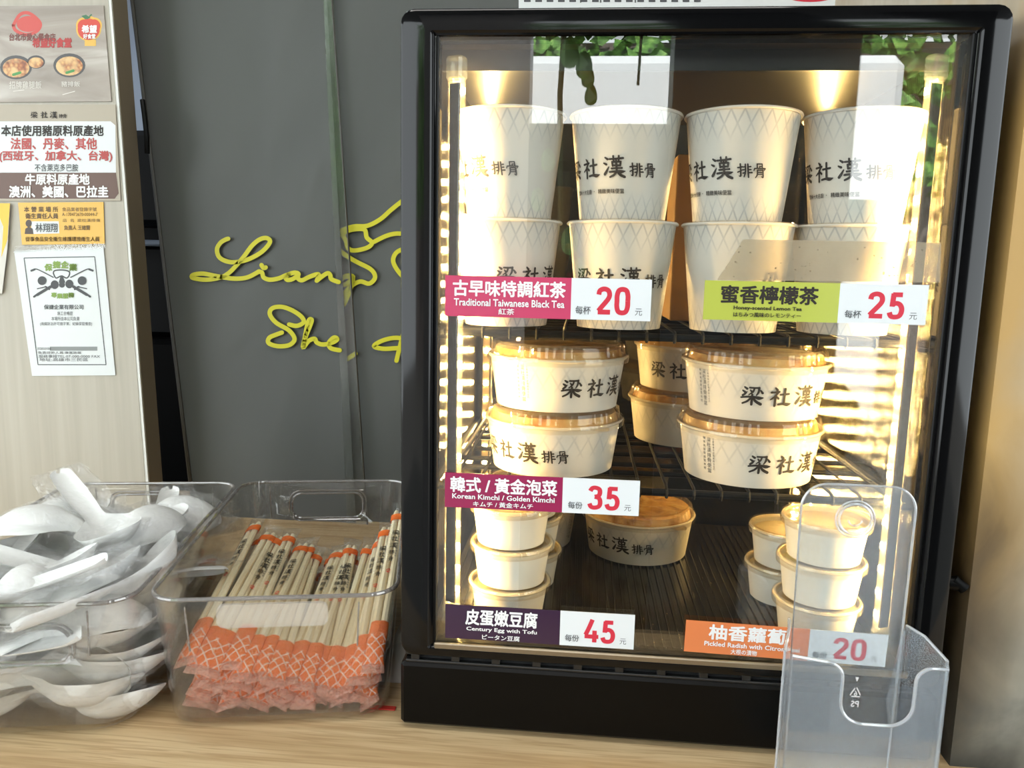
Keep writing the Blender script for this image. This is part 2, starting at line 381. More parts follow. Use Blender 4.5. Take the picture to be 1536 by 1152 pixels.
# charcoal vinyl curtain
n = N('vinyl'); v = n.noise(2.2, 4, n.obj((1, 1, .5)), .6); f2 = n.noise(260, 2, n.obj())
col = n.ramp(v, (.3, lin(78, 80, 80)), (.7, lin(92, 94, 92)))
M['vinyl'] = n.done(n.bsdf(col, .42, spec=.35, normal=n.bump(v, .5, .02)))
n = N('vinyl_clear'); M['vinyl_clear'] = n.done(n.clear((.88, .89, .88, 1), .035, .12, haze=.05, hazecol=(.4, .41, .4, 1), gain=.3))
M['vinyl_edge'] = plain('vinyl_edge', lin(62, 58, 50), .3)
M['yellow_ink'] = plain('yellow_ink', lin(206, 200, 22), .45)
M['paper'] = plain('paper', lin(222, 226, 228), .5)
M['lamin'] = plain('laminate_pouch', lin(205, 202, 194), .25)
M['stick'] = None
n = N('stick_wood'); v = n.noise(14, 4, n.obj((14, 14, .7)), .4)
M['stick'] = n.done(n.bsdf(n.ramp(v, (.3, lin(236, 214, 166)), (.6, lin(250, 238, 204)), (.8, lin(252, 244, 216))), .5))
# printed wrapper of the chopsticks: clear film, orange foot with a white lattice, orange band near the top (object z runs along it)
n = N('wrapper'); o_ = n.obj(); sp = n.n('SeparateXYZ'); n.t.links.new(o_, sp.inputs[0]); x, y, z = sp.outputs
cr = n.noise(95, 4, o_, 1.2); b_ = n.bump(cr, .8, .004)
sp2 = n.math('ADD', z, n.math('MULTIPLY', n.math('SUBTRACT', cr, .5), .002))
org = n.math('MAXIMUM', n.math('MULTIPLY', n.math('GREATER_THAN', sp2, .002), n.math('LESS_THAN', sp2, .050)), n.math('MULTIPLY', n.math('GREATER_THAN', sp2, .199), n.math('LESS_THAN', sp2, .2095)))
lt = None
for sg in (1, -1):
    a = n.math('PINGPONG', n.math('ADD', n.math('MULTIPLY', x, 105), n.math('ADD', n.math('MULTIPLY', z, sg*75), 100.0)), .5); a = n.math('LESS_THAN', a, .075); lt = a if lt is None else n.math('MAXIMUM', lt, a)
lt = n.math('MULTIPLY', lt, n.math('LESS_THAN', z, .035))
oc = n.mix(n.math('MULTIPLY', lt, .9), lin(252, 116, 26), lin(252, 224, 210))
cl = n.clear((.995, .995, .99, 1), .03, .12, haze=.03, normal=b_, gain=.4)
pr = n.sh(.12, n.bsdf(oc, .25, normal=b_, spec=.6), cl)
pk_ = n.bsdf(lin(252, 176, 150), .25, normal=b_, spec=.8); foot = n.math('MULTIPLY', n.math('LESS_THAN', sp2, .002), .32)
M['wrapper'] = n.done(n.sh(foot, n.sh(n.math('MULTIPLY', org, .93), cl, pr), pk_))
n = N('led'); e_ = n.n('Emission'); e_.inputs[0].default_value = (1.0, .66, .23, 1); e_.inputs[1].default_value = LED_POWER; M['led'] = n.done(e_.outputs[0])
M['led_board'] = plain('led_board', lin(96, 84, 62), .5)

# ================================================================ the setting
# worktop
mb = MB(); mb.box((-1.6, -.20, -.03), (.9, .62, 0), .002); cnt = mb.obj('countertop', M['oak'])
tag(cnt, 'pale oak woodgrain countertop that the cabinet and baskets stand on', 'counter')
mb = MB(); mb.box((-1.55, -.12, -.90), (.85, .60, -.03), .002); tag(mb.obj('counter_base', M['laminate']), 'pale laminate counter base under the oak countertop', 'counter base')
# room shell: shop front open to the street behind the camera
def slab(name, a, b, m):
    mb = MB(); mb.box(a, b); return struct(mb.obj(name, m, smooth=0))
M['room'] = plain('room_wall', lin(176, 184, 196), .7)
M['soffit'] = plain('soffit', lin(120, 122, 124), .7)
M['pave'] = plain('pavement', lin(98, 96, 92), .8)
slab('floor', (-6, -12, -.95), (6, 3.2, -.9), M['pave'])
slab('ceiling', (-3, -2.0, 1.75), (3, 3.2, 1.8), M['soffit'])
slab('wall_back', (-3, 2.6, -.9), (3, 2.7, 1.75), M['room'])
slab('wall_left', (-2.2, .44, -.9), (-2.1, 2.6, 1.75), M['room'])
wr = slab('wall_right', (.2305, 0.0, 0), (1.6, .62, 1.75), M['toned'])
slab('wall_front', (1.6, -.1, -.9), (1.7, 2.6, 1.75), M['room'])

# laminated board at the left: front face, white edge band and raw side
A = [un(-420, 0, .42), un(160, -40, .42), un(214, 720, .42), un(214, 760, .42)]
def quad_board(name, x_top, x_bot, y0, y1, z0, z1, x_left, m, parent):
    mb = MB(); vs = []
    for y in (y0, y1):
        vs += [(x_left, y, z0), (x_bot, y, z0), (x_top, y, z1), (x_left, y, z1)]
    mb.add(vs, [(0, 1, 2, 3), (7, 6, 5, 4), (0, 4, 5, 1), (1, 5, 6, 2), (2, 6, 7, 3), (3, 7, 4, 0)]); return mb.obj(name, m, parent, smooth=0)
bd = thing('laminate_panel', 'tall pale woodgrain laminate panel behind the spoon basket, covered in notices', 'panel', (-.9, .42, 0))
for nm, xt, xb, xl, y0, m in (('face', -.7012, -.6848, -1.5, .42, 'laminate'), ('edge_band', -.6975, -.6808, -.7012, .4205, 'laminate_edge'), ('core', -.6965, -.6798, -1.5, .4225, 'board_core')):
    mb = MB(); X0, X1 = xb-(xt-xb)/.643*.076, xt+(xt-xb)/.643*1.03
    if nm == 'edge_band': l0, l1 = -.6848+.0164/.643*.076, -.7012-.0164/.643*1.03
    else: l0 = l1 = xl
    y1 = {'face': .4225, 'edge_band': .4225, 'core': .456}[nm]
    vs = []
    for y in (y0, y1): vs += [(l0+.9, y-.42, 0), (X0+.9, y-.42, 0), (X1+.9, y-.42, 1.75), (l1+.9, y-.42, 1.75)]
    mb.add(vs, [(0, 1, 2, 3), (7, 6, 5, 4), (0, 4, 5, 1), (1, 5, 6, 2), (2, 6, 7, 3), (3, 7, 4, 0)]); mb.obj(nm, M[m], bd, smooth=0)

# flat prints: outlines given as seen in the photo, laid out on the real plane y = Y
def flat(Y):
    return lambda x, y, h: tuple(un(x, y, Y-h))
def sheet(name, px, Y, m, thick=.0006, parent=None):
    mb = MB(); a = [un(x, y, Y) for x, y in px]; k = len(a)
    mb.add([(p.x, p.y, p.z) for p in a]+[(p.x, p.y+thick, p.z) for p in a], [tuple(range(k)), tuple(range(2*k-1, k-1, -1))]+[(i, k+i, k+(i+1) % k, (i+1) % k) for i in range(k)])
    return mb.obj(name, m, parent, smooth=0)
def T(ink, t, x0, y0, x1, y1, bold=0): ink.text(t, x0, y1, x1, y0, bold)     # photo rectangle: y0 top, y1 bottom
YP = .4185
# --- food poster
n = N('poster_wood'); v = n.noise(3.2, 5, n.obj((2, 1, 9)), 1.0)
M['poster'] = n.done(n.bsdf(n.ramp(v, (.3, lin(128, 116, 104)), (.5, lin(160, 148, 136)), (.7, lin(196, 190, 182))), .3))
p = sheet('food_poster', [(-110, 10), (155, 8), (167, 152), (-110, 154)], YP, M['poster']); tag(p, 'grey-brown food poster with three bowls of rice dishes and a red apple badge', 'poster')
F = flat(YP)
k = Ink(); k.stroke([(20, 38), (30, 22), (44, 20), (60, 34), (56, 46), (40, 52), (24, 46), (20, 38)], 5); k.disc(42, 36, 17, 12); k.obj('heart_print', F, plain('poster_red', lin(200, 72, 62), .4), p, base=1e-4)
k = Ink(); T(k, '台北市愛心餐食店', 14, 50, 83, 61, .03); k.obj('title_lettering', F, plain('poster_brown', lin(112, 42, 30), .4), p, base=2e-4)
k = Ink(); T(k, '希望好食堂', 49, 57, 107, 71, .05); k.obj('title_lettering', F, plain('poster_red_text', lin(176, 36, 30), .4), p, base=2e-4)
k = Ink(); k.disc(133, 43, 19, 19); k.disc(126, 38, 12, 12); k.disc(141, 38, 12, 12); k.rect(127, 60, 144, 69); ap = k.obj('apple_badge', F, plain('badge_gold', lin(222, 176, 70), .4), p, base=1e-4)
k = Ink(); k.disc(133, 44, 16.5, 16); k.disc(126, 39, 9.5, 10); k.disc(141, 39, 9.5, 10); k.obj('apple', F, plain('badge_red', lin(206, 60, 40), .4), ap, base=3e-4)
k = Ink(); T(k, '希望', 123, 38, 145, 49, .05); T(k, '好食堂', 125, 51, 143, 58, .04); k.obj('lettering', F, M['white'], ap, base=6e-4)
k = Ink(); k.poly([(122, 24), (129, 22), (136, 27), (128, 29)]); k.stroke([(131, 28), (137, 22)], 2); k.obj('leaf', F, plain('badge_leaf', lin(50, 110, 70), .4), ap, base=3e-4)
n = N('dish_food'); vo = n.n('TexVoronoi'); vo.inputs['Scale'].default_value = 190; n.t.links.new(n.obj(), vo.inputs[0]); v = n.noise(60, 3, n.obj())
M['dish'] = n.done(n.bsdf(n.mix(n.rng(v, .4, .6), n.ramp(vo.outputs[0], (.1, lin(220, 176, 110)), (.5, lin(176, 104, 56)), (.9, lin(110, 56, 30))), lin(224, 186, 130)), .4))
for cx, cy, rx, ry in ((24, 101, 24, 18), (54, 93, 13.5, 10), (104, 98, 24, 18)):
    k = Ink(); k.disc(cx, cy, rx, ry); bw = k.obj('bowl_picture', F, plain('bowl_dark', lin(48, 44, 42), .3), p, base=1e-4)
    k = Ink(); k.disc(cx, cy+1, rx*.84, ry*.8); k.obj('food_picture', F, M['dish'], bw, base=3e-4)
    if rx > 15: k = Ink(); k.stroke([(cx-4, cy+11), (cx+6, cy+8)], 4); k.obj('garnish_picture', F, plain('garnish', lin(60, 140, 62), .4), bw, base=5e-4)
k = Ink(); T(k, '招牌雞腿飯', 14, 122, 62, 133, .01); pm = plain('poster_pale', lin(220, 214, 206), .4); k.stroke([(20, 137), (36, 135)], 1.2); k.obj('caption_lettering', F, pm, p, base=2e-4); k = Ink(); T(k, '豬排飯', 92, 122, 120, 130, .01); k.stroke([(94, 142), (112, 137)], 1.2); k.obj('caption_lettering', F, pm, p, base=2e-4)
# --- meat origin notice
p = sheet('origin_notice', [(-110, 157), (173, 157), (181, 301), (-110, 302)], YP, plain('notice_ground', lin(166, 154, 134), .3)); tag(p, 'meat origin notice with red country names above a brown strip', 'notice')
k = Ink(); k.poly([(-110, 182), (166, 182), (173, 188), (174, 262), (-110, 262)]); k.obj('white_field', F, M['paper'], p, base=1e-4)
k = Ink(); k.poly([(-110, 259), (174, 259), (178, 290), (172, 298), (-110, 298)]); k.obj('brown_strip', F, plain('notice_brown', lin(92, 58, 40), .4), p, base=2e-4)
k = Ink(); T(k, '本店使用豬原料原產地', 2, 188, 155, 204, .03); k.obj('heading_lettering', F, M['ink'], p, base=3e-4)
k = Ink(); T(k, '法國、丹麥、其他', 16, 207, 145, 224, .03); T(k, '(西班牙、加拿大、台灣)', -1, 226, 168, 243, .03); k.obj('country_lettering', F, plain('notice_red', lin(176, 48, 40), .4), p, base=3e-4)
k = Ink(); T(k, '不含萊克多巴胺', 52, 246, 117, 257, .01); k.obj('lettering', F, M['ink_grey'], p, base=3e-4)
k = Ink(); T(k, '牛原料原產地', 38, 261, 134, 277, .035); T(k, '澳洲、美國、巴拉圭', 14, 279, 162, 296, .035); k.obj('strip_lettering', F, M['white'], p, base=5e-4)
k = Ink()
for nm, x, sc in (('liang', 46, 10), ('she', 61, 10), ('han', 75, 10), ('pai', 88, 6), ('gu', 94, 6)):
    q = brush(nm); q.v = [(a, -b, c) for a, b, c in q.v]; k.paste(q, x, 177, sc/100)
k.obj('logo_lettering', F, M['ink'], p, base=3e-4)
# --- yellow hygiene card
p = sheet('hygiene_card', [(27, 304), (155, 303), (157, 366), (33, 367)], YP, plain('card_yellow', lin(226, 176, 62), .35)); tag(p, 'small yellow hygiene manager card above the pest control certificate', 'notice')
k = Ink(); k.poly([(47, 332), (88, 332), (89, 350), (47, 351)]); k.obj('name_field', F, M['paper'], p, base=1e-4)
k = Ink(); T(k, '本 營 業 場 所', 36, 310, 87, 318, .02); T(k, '衛生責任人員', 38, 320, 87, 328, .02); T(k, '食品業者登錄字號', 93, 311, 145, 317); T(k, 'A-170472670-00044-7', 93, 319, 146, 324); T(k, '店  名  梁社漢排骨', 94, 328, 150, 333); T(k, '負責人 王緒賢', 96, 338, 135, 345, .01); T(k, '從事食品安全衛生維護環境衛生人員', 38, 355, 149, 362, .01)
k.obj('lettering', F, plain('card_ink', lin(92, 66, 30), .5), p, base=2e-4)
k = Ink(); T(k, '林翔翔', 53, 335, 86, 348, .01); k.obj('name_lettering', F, M['ink_grey'], p, base=4e-4)
k = Ink(); k.disc(43, 335, 4.6, 5.5); k.poly([(37, 351), (38, 343), (43, 340), (49, 343), (50, 351)]); k.obj('figure_print', F, plain('card_figure', lin(74, 60, 54), .5), p, base=3e-4)
# --- pest control certificate
p = sheet('certificate', [(21, 376), (155, 370), (173, 563), (48, 564)], YP, M['paper']); tag(p, 'white pest control certificate with green lettering and a gas mask emblem', 'certificate')
sheet('plastic_sleeve', [(24, 369), (157, 365), (158, 372), (20, 379)], YP-.0006, M['film'], .0002, p)
k = Ink()
for a, b in (((36, 387), (142, 385)), ((142, 385), (159, 547)), ((159, 547), (57, 547)), ((57, 547), (36, 387))): k.stroke([a, b], 1.3, cap=False)
T(k, '保捷企業有限公司', 66, 457, 125, 464, .02); T(k, '施工合格證', 86, 467, 109, 473); T(k, '本場所由本公司負責', 77, 475, 119, 481); T(k, '(病媒防治許可證字第、紀錄保留備查)', 60, 483, 138, 489)
T(k, '許可執照:高市環病', 56, 521, 76, 525); T(k, '負責技術人員:專業施藥', 57, 527, 122, 531); T(k, '服務專線TEL:07-000-0000 FAX', 58, 532, 150, 537); T(k, '地址:高雄市三民區', 59, 537, 132, 542)
k.obj('lettering', F, M['ink_grey'], p, base=2e-4)
k = Ink(); k.rect(75, 520, 146, 526)
for i in range(14): pass
k.obj('grey_bar', F, plain('bar_grey', lin(136, 140, 140), .5), p, base=2e-4)
k = Ink()
for i, (ch, dy) in enumerate(zip('保捷企業', (4, 0, 0, 4))): T(k, ch, 67+i*12.3, 392+dy, 78+i*12.3, 402+dy, .05)
gm = plain('cert_green', lin(128, 158, 62), .5); k.obj('green_lettering', F, gm, p, base=2e-4); k = Ink()
for i, (ch, dy) in enumerate(zip('專業服務', (0, 1.5, 1.5, 0))): T(k, ch, 77+i*8.6, 439+dy, 85+i*8.6, 446+dy, .05)
k.obj('green_lettering', F, gm, p, base=2e-4)
k = Ink()
k.stroke([(80, 410), (82, 406), (93, 405), (103, 407), (104, 412), (100, 417), (92, 414), (84, 417), (80, 410)], 2)
k.poly([(88, 424), (91, 413), (94, 413), (98, 424)]); k.disc(93, 427, 4.5, 4.5); k.disc(82, 427, 6, 6.5); k.disc(104, 426, 6, 6.5)
for s_ in (1, -1):
    X = lambda x: 93+s_*(x-93)
    k.stroke([(X(49), 405), (X(56), 404), (X(80), 416)], 1.6); k.stroke([(X(47), 406), (X(52), 404)], 3)
    k.stroke([(X(76), 430), (X(56), 442)], 4.2); k.stroke([(X(58), 440), (X(51), 445)], 3); k.stroke([(X(56), 433), (X(70), 430)], 1.6); k.stroke([(X(68), 430), (X(74), 434)], 2.4)
    k.disc(X(63), 421, 6.6, 6.6)
k.obj('mask_emblem', F, plain('cert_dark', lin(58, 60, 62), .5), p, base=2e-4)
# --- yellow-edged flyer at the far left
p = sheet('flyer', [(-60, 304), (15, 305), (11, 372), (3, 440), (-60, 450)], YP-.002, plain('flyer_white', lin(205, 200, 190), .3)); tag(p, 'flyer with a bold yellow border cut off at the left side of the panel', 'poster')
k = Ink(); k.poly([(-60, 304), (15, 305), (11, 360), (2, 386), (5, 340), (0, 328), (-60, 328)]); k.obj('yellow_border', flat(YP-.002), plain('flyer_yellow', lin(238, 186, 22), .35), p, base=1e-4)

# ================================================================ charcoal curtain with yellow script
YC = .50
def curtain_sheet(name, pl, pr, Y, m, parent, nx=24, nz=30, amp=.004, seed=0):
    # pl, pr: photo points of left and right edges at top and bottom
    tl, bl = un(*pl[0], Y), un(*pl[1], Y); tr, br = un(*pr[0], Y), un(*pr[1], Y)
    mb = MB(); vs = []
    for th in (0, .0012):
        for j in range(nz+1):
            for i in range(nx+1):
                a, b = i/nx, j/nz; q = tl.lerp(tr, a).lerp(bl.lerp(br, a), b)
                w_ = amp*noise.noise(Vector((q.x*5+seed, q.z*1.6, seed)))
                vs.append((q.x, q.y+w_+th+.006*math.exp(-((a-.02)/.05)**2)*0, q.z))
    st = (nx+1)*(nz+1); fs = []
    for j in range(nz):
        for i in range(nx):
            k0 = j*(nx+1)+i; fs += [(k0, k0+nx+1, k0+nx+2, k0+1), (st+k0, st+k0+1, st+k0+nx+2, st+k0+nx+1)]
    for j in range(nz):
        for i in (0, nx): k0 = j*(nx+1)+i; fs.append((k0, st+k0, st+k0+nx+1, k0+nx+1))
    mb.add(vs, fs); return mb.obj(name, m, parent, smooth=60)
cu = thing('vinyl_curtain', 'charcoal vinyl curtain with yellow handwritten script behind the baskets', 'curtain', (0, 0, 0))
curtain_sheet('left_sheet', [(190, -60), (302, 860)], [(487, -60), (538, 860)], YC, M['vinyl'], cu)
curtain_sheet('right_sheet', [(474, -60), (526, 860)], [(1400, -60), (1350, 860)], YC+.010, M['vinyl'], cu, seed=3)
curtain_sheet('clear_edge', [(482, -60), (524, 860)], [(496, -60), (556, 860)], YC-.004, M['vinyl_clear'], cu, nx=3, amp=0)
mb = MB(); mb.tube([un(497-2.2*math.sin(i*.7), -60+i*38.3, YC-.002)+Vector((i*0, 0, 0)) if False else un(494+ (556-494)*i/24, -60+920*i/24, YC-.004) for i in range(25)], .0013, 6); mb.obj('welt', M['vinyl_edge'], cu)
mb = MB(); mb.tube([un(191+(302-191)*i/24, -60+920*i/24, YC-.001) for i in range(25)], .0028, 6); mb.obj('hem', M['vinyl_edge'], cu)
Z4 = lambda pts: [(250+a*.3908, 280+b*.3908) for a, b in pts]
LEFT = [[(236,200),(226,203),(206,216),(193,242),(205,274),(250,290),(310,280),(365,250),(396,214),(386,198),(360,201),(328,226),(290,276),(240,330),(200,350),(150,357),(100,350),(103,338),(142,334),(200,345),(260,353),(310,348),(355,325)],
 [(364,301),(372,312),(380,310)],[(352,326),(366,330),(372,348),(395,357),(430,352),(458,340),(490,330),(506,336),(486,353),(464,358),(456,346),(470,336)],[(506,336),(504,352),(520,359),(548,346),(578,336),(584,342),(576,361)],[(576,361),(596,345),(618,332),(628,340),(632,355),(660,366)],
 [(470,529),(500,534),(526,520),(516,498),(480,474),(440,461),(405,467),(396,490),(420,522),(470,552),(491,585),(470,608),(425,612),(391,600),(394,580),(420,568),(442,560)],
 [(524,616),(534,575),(552,530),(557,512),(548,510),(540,530),(530,580),(523,618),(545,592),(568,584),(576,598),(600,606),(634,599),(655,586),(642,579),(622,600),(630,620),(664,628)]]
RIGHT = [[(652,376),(664,362),(690,342),(716,346),(700,366),(676,378),(668,366),(684,346),(714,352),(706,390),(688,436),(674,458),(665,446),(676,420),(704,385),(742,364),(778,372),(800,347),(782,316),(724,286),(668,248),(650,212),(664,174),(716,153),(770,150),(820,125),(860,90),(908,52),(960,16)],
 [(670,178),(688,208),(696,236),(722,245),(770,234),(788,215),(768,195),(762,168),(742,162),(700,168),(668,184)],[(797,211),(840,190),(880,180),(930,182)],[(930,232),(885,250),(869,282),(884,318),(920,358),(960,380)],
 [(676,672),(700,657),(724,641)],[(924,500),(906,570),(882,668)],[(960,600),(925,588),(880,580),(830,590),(795,612),(830,622),(880,620),(940,616)]]
k = Ink(); [k.stroke(Z4(s_), 6.6) for s_ in LEFT]; k.obj('left_script', lambda x, y, h: tuple(un(x, y, YC-.0052-h)), M['yellow_ink'], cu)
k = Ink(); [k.stroke(Z4(s_), 6.6) for s_ in RIGHT]; k.obj('right_script', lambda x, y, h: tuple(un(x, y, YC+.0040-h)), M['yellow_ink'], cu)

# things seen through the gap left of the curtain
mb = MB(); mb.box((-2.0, 1.9, -.9), (-.55, 2.3, .715), .01); tag(mb.obj('shelf_unit', plain('shelf_dark', lin(6, 6, 8), .6, spec=.1)), 'black shelf unit against the pale back wall, glimpsed in the gap', 'shelf unit')
mb = MB(); mb.box((-2.0, .95, -.9), (-.55, 1.5, .22), .01); tag(mb.obj('back_counter', plain('back_counter', lin(6, 6, 7), .6, spec=.1)), 'black back counter seen through the gap left of the curtain', 'counter')
pt = thing('printer', 'dark office printer on the back counter, glimpsed between panel and curtain', 'printer', (-1.02, 1.15, .22))
mb = MB(); mb.box((-.2, -.15, 0), (.2, .15, .20), .012); mb.box((-.2, -.12, .24), (.2, .15, .44), .012); mb.box((-.2, .02, .2), (.2, .15, .25), .005); mb.obj('body', plain('printer_dark', lin(8, 9, 11), .5, spec=.15), pt)
mb = MB(); mb.box((-.17, -.2, .195), (.17, .06, .207), .003); mb.obj('paper_tray', plain('printer_tray', lin(120, 132, 150), .4), pt)
hk = MB(); hk.tube([(.224, .026, .60), (.228, .022, .58), (.230, .022, .55), (.227, .026, .53)], .0035, 8); hk.obj('pull', M['black'], bd, label='black pull on the raw side')

# notice sheet hung behind the cabinet top
p = sheet('menu_sheet', [(778, -40), (1312, -46), (1312, 40), (778, 44)], .47, M['paper']); tag(p, 'white printed sheet with red spots, just showing above the cabinet top', 'notice')
k = Ink(); [k.rect(x, -40, x+2, 4) for x in (870, 900, 952)]; [k.rect(x, -3, x+10, 3) for x in range(786, 1050, 17)]; k.obj('print', flat(.47), M['ink_grey'], p, base=1e-4)
k = Ink(); k.disc(1215, -6, 36, 9); k.disc(1160, -8, 12, 7); k.obj('red_print', flat(.47), M['red_ink'], p, base=1e-4)

# ================================================================ display cabinet
HX, HT, DEP = .215, .573, .36
cab = thing('display_cabinet', 'black countertop glass display cabinet lit by warm LED tubes', 'display cabinet', (0, 0, 0))
def part(name, mb, m, parent=cab, **k): return mb.obj(name, m, parent, **k)
FY = -.004
# door frame: four bars with stepped inner bevel
def bar_frame(mb, xo, xi, zo, zi, y0, y1):   # picture-frame ring, outer half-width xo.. inner
    (xl, xr), (zb, zt) = xo, zo; (il, ir), (ib, it) = xi, zi
    def ring(xl, xr, zb, zt, y, r):
        pts = []
        for cx, cz, a0 in ((xr-r, zt-r, 0), (xl+r, zt-r, 90), (xl+r, zb+r, 180), (xr-r, zb+r, 270)):
            for i in range(5): a = math.radians(a0+90*i/4); pts.append((cx+r*math.cos(a), y, cz+r*math.sin(a)))
        return pts
    e = .0025
    rs = [ring(xl, xr, zb, zt, y1, .010), ring(xl, xr, zb, zt, y0+e*1.6, .010), ring(xl+e*.4, xr-e*.4, zb+e*.4, zt-e*.4, y0+e*.5, .010), ring(xl+e*1.2, xr-e*1.2, zb+e*1.2, zt-e*1.2, y0, .009),
          ring(il-.005, ir+.005, ib-.004, it+.004, y0, .002), ring(il-.003, ir+.003, ib-.0025, it+.0025, y0+.0018, .002), ring(il-.001, ir+.001, ib-.001, it+.001, y0+.002, .0015), ring(il, ir, ib, it, y0+.005, .001), ring(il, ir, ib, it, y1, .001)]
    mb.rings(rs+[rs[0]])
mb = MB(); bar_frame(mb, (-HX, HX), (-.187, .1905), (.066, HT), (.0775, .553), FY, .018); part('door_frame', mb, M['black_gloss'])
mb = MB(); mb.box((-.1895, 0, .075), (.193, .004, .556)); part('door_glass', mb, M['glass'], smooth=0)
mb = MB(); mb.box((-.187, -.0035, .0715), (.1905, 0.0, .0785), .001); part('sill_strip', mb, M['sill'])
# gaskets
for x0, x1 in ((-.1915, -.186), (.1895, .195)): mb = MB(); mb.box((x0, -.0015, .077), (x1, .006, .555), .0008); part('gasket', mb, M['black'])
# base with vent slots
mb = MB(); mb.box((-HX, -.004, 0.004), (HX, DEP, .060), .003); part('base', mb, M['black'])
mb = MB(); mb.box((-.207, .003, .059), (.207, DEP-.02, .0685)); part('vent_recess', mb, plain('vent_dark', lin(3, 3, 3), .8))
mb = MB()
mb.box((-HX+.004, -.002, .0595), (HX-.004, .004, .0618), .0006); mb.box((-HX+.004, -.002, .0662), (HX-.004, .004, .0695), .0006)
for i in range(13): x = -.203+i*.0338; mb.box((x-.0035, -.001, .0615), (x+.0035, .004, .0665), .0004)
part('vent_grille', mb, plain('vent_plastic', lin(26, 26, 26), .35))
for sx in (-1, 1):
    for yy in (.02, DEP-.04): mb = MB(); mb.lathe([(.012, 0), (.012, .006)], 16, Matrix.Translation((sx*.19, yy+.01, 0))); part('foot', mb, M['black'])
# top, ceiling, posts, back
mb = MB(); mb.box((-HX, .018, .557), (HX, DEP, HT), .004); part('top_cover', mb, M['black'])
mb = MB(); mb.box((-.2, .012, .5535), (.2, DEP-.01, .557)); part('ceiling_panel', mb, plain('cabinet_ceiling', lin(34, 29, 25), .3, spec=.25))
mb = MB(); mb.box((-.19, .035, .538), (.19, .040, .5535)); part('header', mb, plain('header', lin(40, 38, 36), .3))
for sx in (-1, 1):
    mb = MB(); mb.box((sx*.2045-.0105, .018, .06), (sx*.2045+.0105, .030, .557), .002); part('corner_post', mb, M['black']); mb = MB(); mb.box((sx*.2045-.0105, DEP-.016, .06), (sx*.2045+.0105, DEP, .557), .002); part('corner_post', mb, M['black'])
    mb = MB(); mb.box((sx*.2-.002, .030, .066), (sx*.2+.002, DEP-.016, .557)); part('side_panel', mb, M['bronze'], smooth=0)
mb = MB(); mb.box((-.194, DEP-.010, .066), (.194, DEP-.006, .557)); part('back_glass', mb, M['back_glass'], smooth=0)
# ribbed black floor tray
mb = MB(); mb.box((-.196, .012, .060), (.196, DEP-.016, .0765), .001)
for i in range(52): x = -.19+i*.00745; mb.box((x-.0012, .014, .0765), (x+.0012, DEP-.02, .0785), .0004)
part('floor_tray', mb, plain('tray_black', lin(20, 17, 14), .25))
# LED tubes
def led_tube(x, y, sx, sy, ang):
    MX = Matrix.Translation((x, y, 0)) @ Matrix.Rotation(ang, 4, 'Z')
    mb = MB(); mb.box((-.0065, -.005, .100), (.0065, .004, .530), .0015, MX); t = part('led_tube', mb, M['led_cover'])
    mb = MB(); mb.box((-.0045, .0005, .105), (.0045, .0018, .525), 0, MX); part('led_board', mb, M['led_board'], t)
    mb = MB()
    for i in range(22): z = .112+i*.0195; mb.box((-.0022, -.0004, z-.0024), (.0022, .0004, z+.0024), 0, MX)
    part('led_chips', mb, M['led'], t, smooth=0)
    for z in (.094, .536): mb = MB(); mb.box((-.0075, -.006, z-.009), (.0075, .005, z+.009), .002, MX); part('tube_cap', mb, M['acrylic'], t)
led_tube(-.1765, .020, 1, 1, math.radians(155)); led_tube(.1765, .020, 1, 1, math.radians(-155))
led_tube(-.1855, .315, 1, 1, math.radians(35)); led_tube(.1855, .315, 1, 1, math.radians(-35))
# wire shelves
def wire_shelf(z):
    mb = MB(); r = .0017
    for y in (.030, .325): mb.tube([(-.186, y, z-.0056), (.186, y, z-.0056)], .0032, 10)
    for y in (.085, .115, .155, .205, .235, .275): mb.tube([(-.186, y, z-.005), (.186, y, z-.005)], .0024, 8)
    for sx in (-.184, .184): mb.tube([(sx, .03, z-.005), (sx, .325, z-.005)], .0027, 10)
    for i in range(17):
        x = -.176+i*.022; mb.tube([(x, .0285, z-.0095), (x, .0272, z-.006), (x, .0285, z-.0025), (x, .032, z-.0013), (x, .325, z-.0013)], .0014, 6)
    return part('wire_shelf', mb, M['black_wire'])
Z1, Z2, ZF = .3390, .2115, .0785
wire_shelf(Z1); wire_shelf(Z2)
for z in (Z1, Z2):
    for sx in (-1, 1): mb = MB(); mb.box((sx*.1965-.0025, .03, z-.013), (sx*.1965+.0025, .34, z-.009), .0008); mb.box((sx*.188-.008, .03, z-.0115), (sx*.188+.008, .04, z-.0085), .0006); part('shelf_support', mb, M['black_wire'])
# latch knob on the right side
mb = MB(); mb.tube([(.2150, .004, .152), (.2225, .002, .152)], .0055, 12); mb.tube([(.2185, .002, .1555), (.2262, -.0005, .1490)], [.004, .0046], 12); part('latch_knob', mb, M['black'])

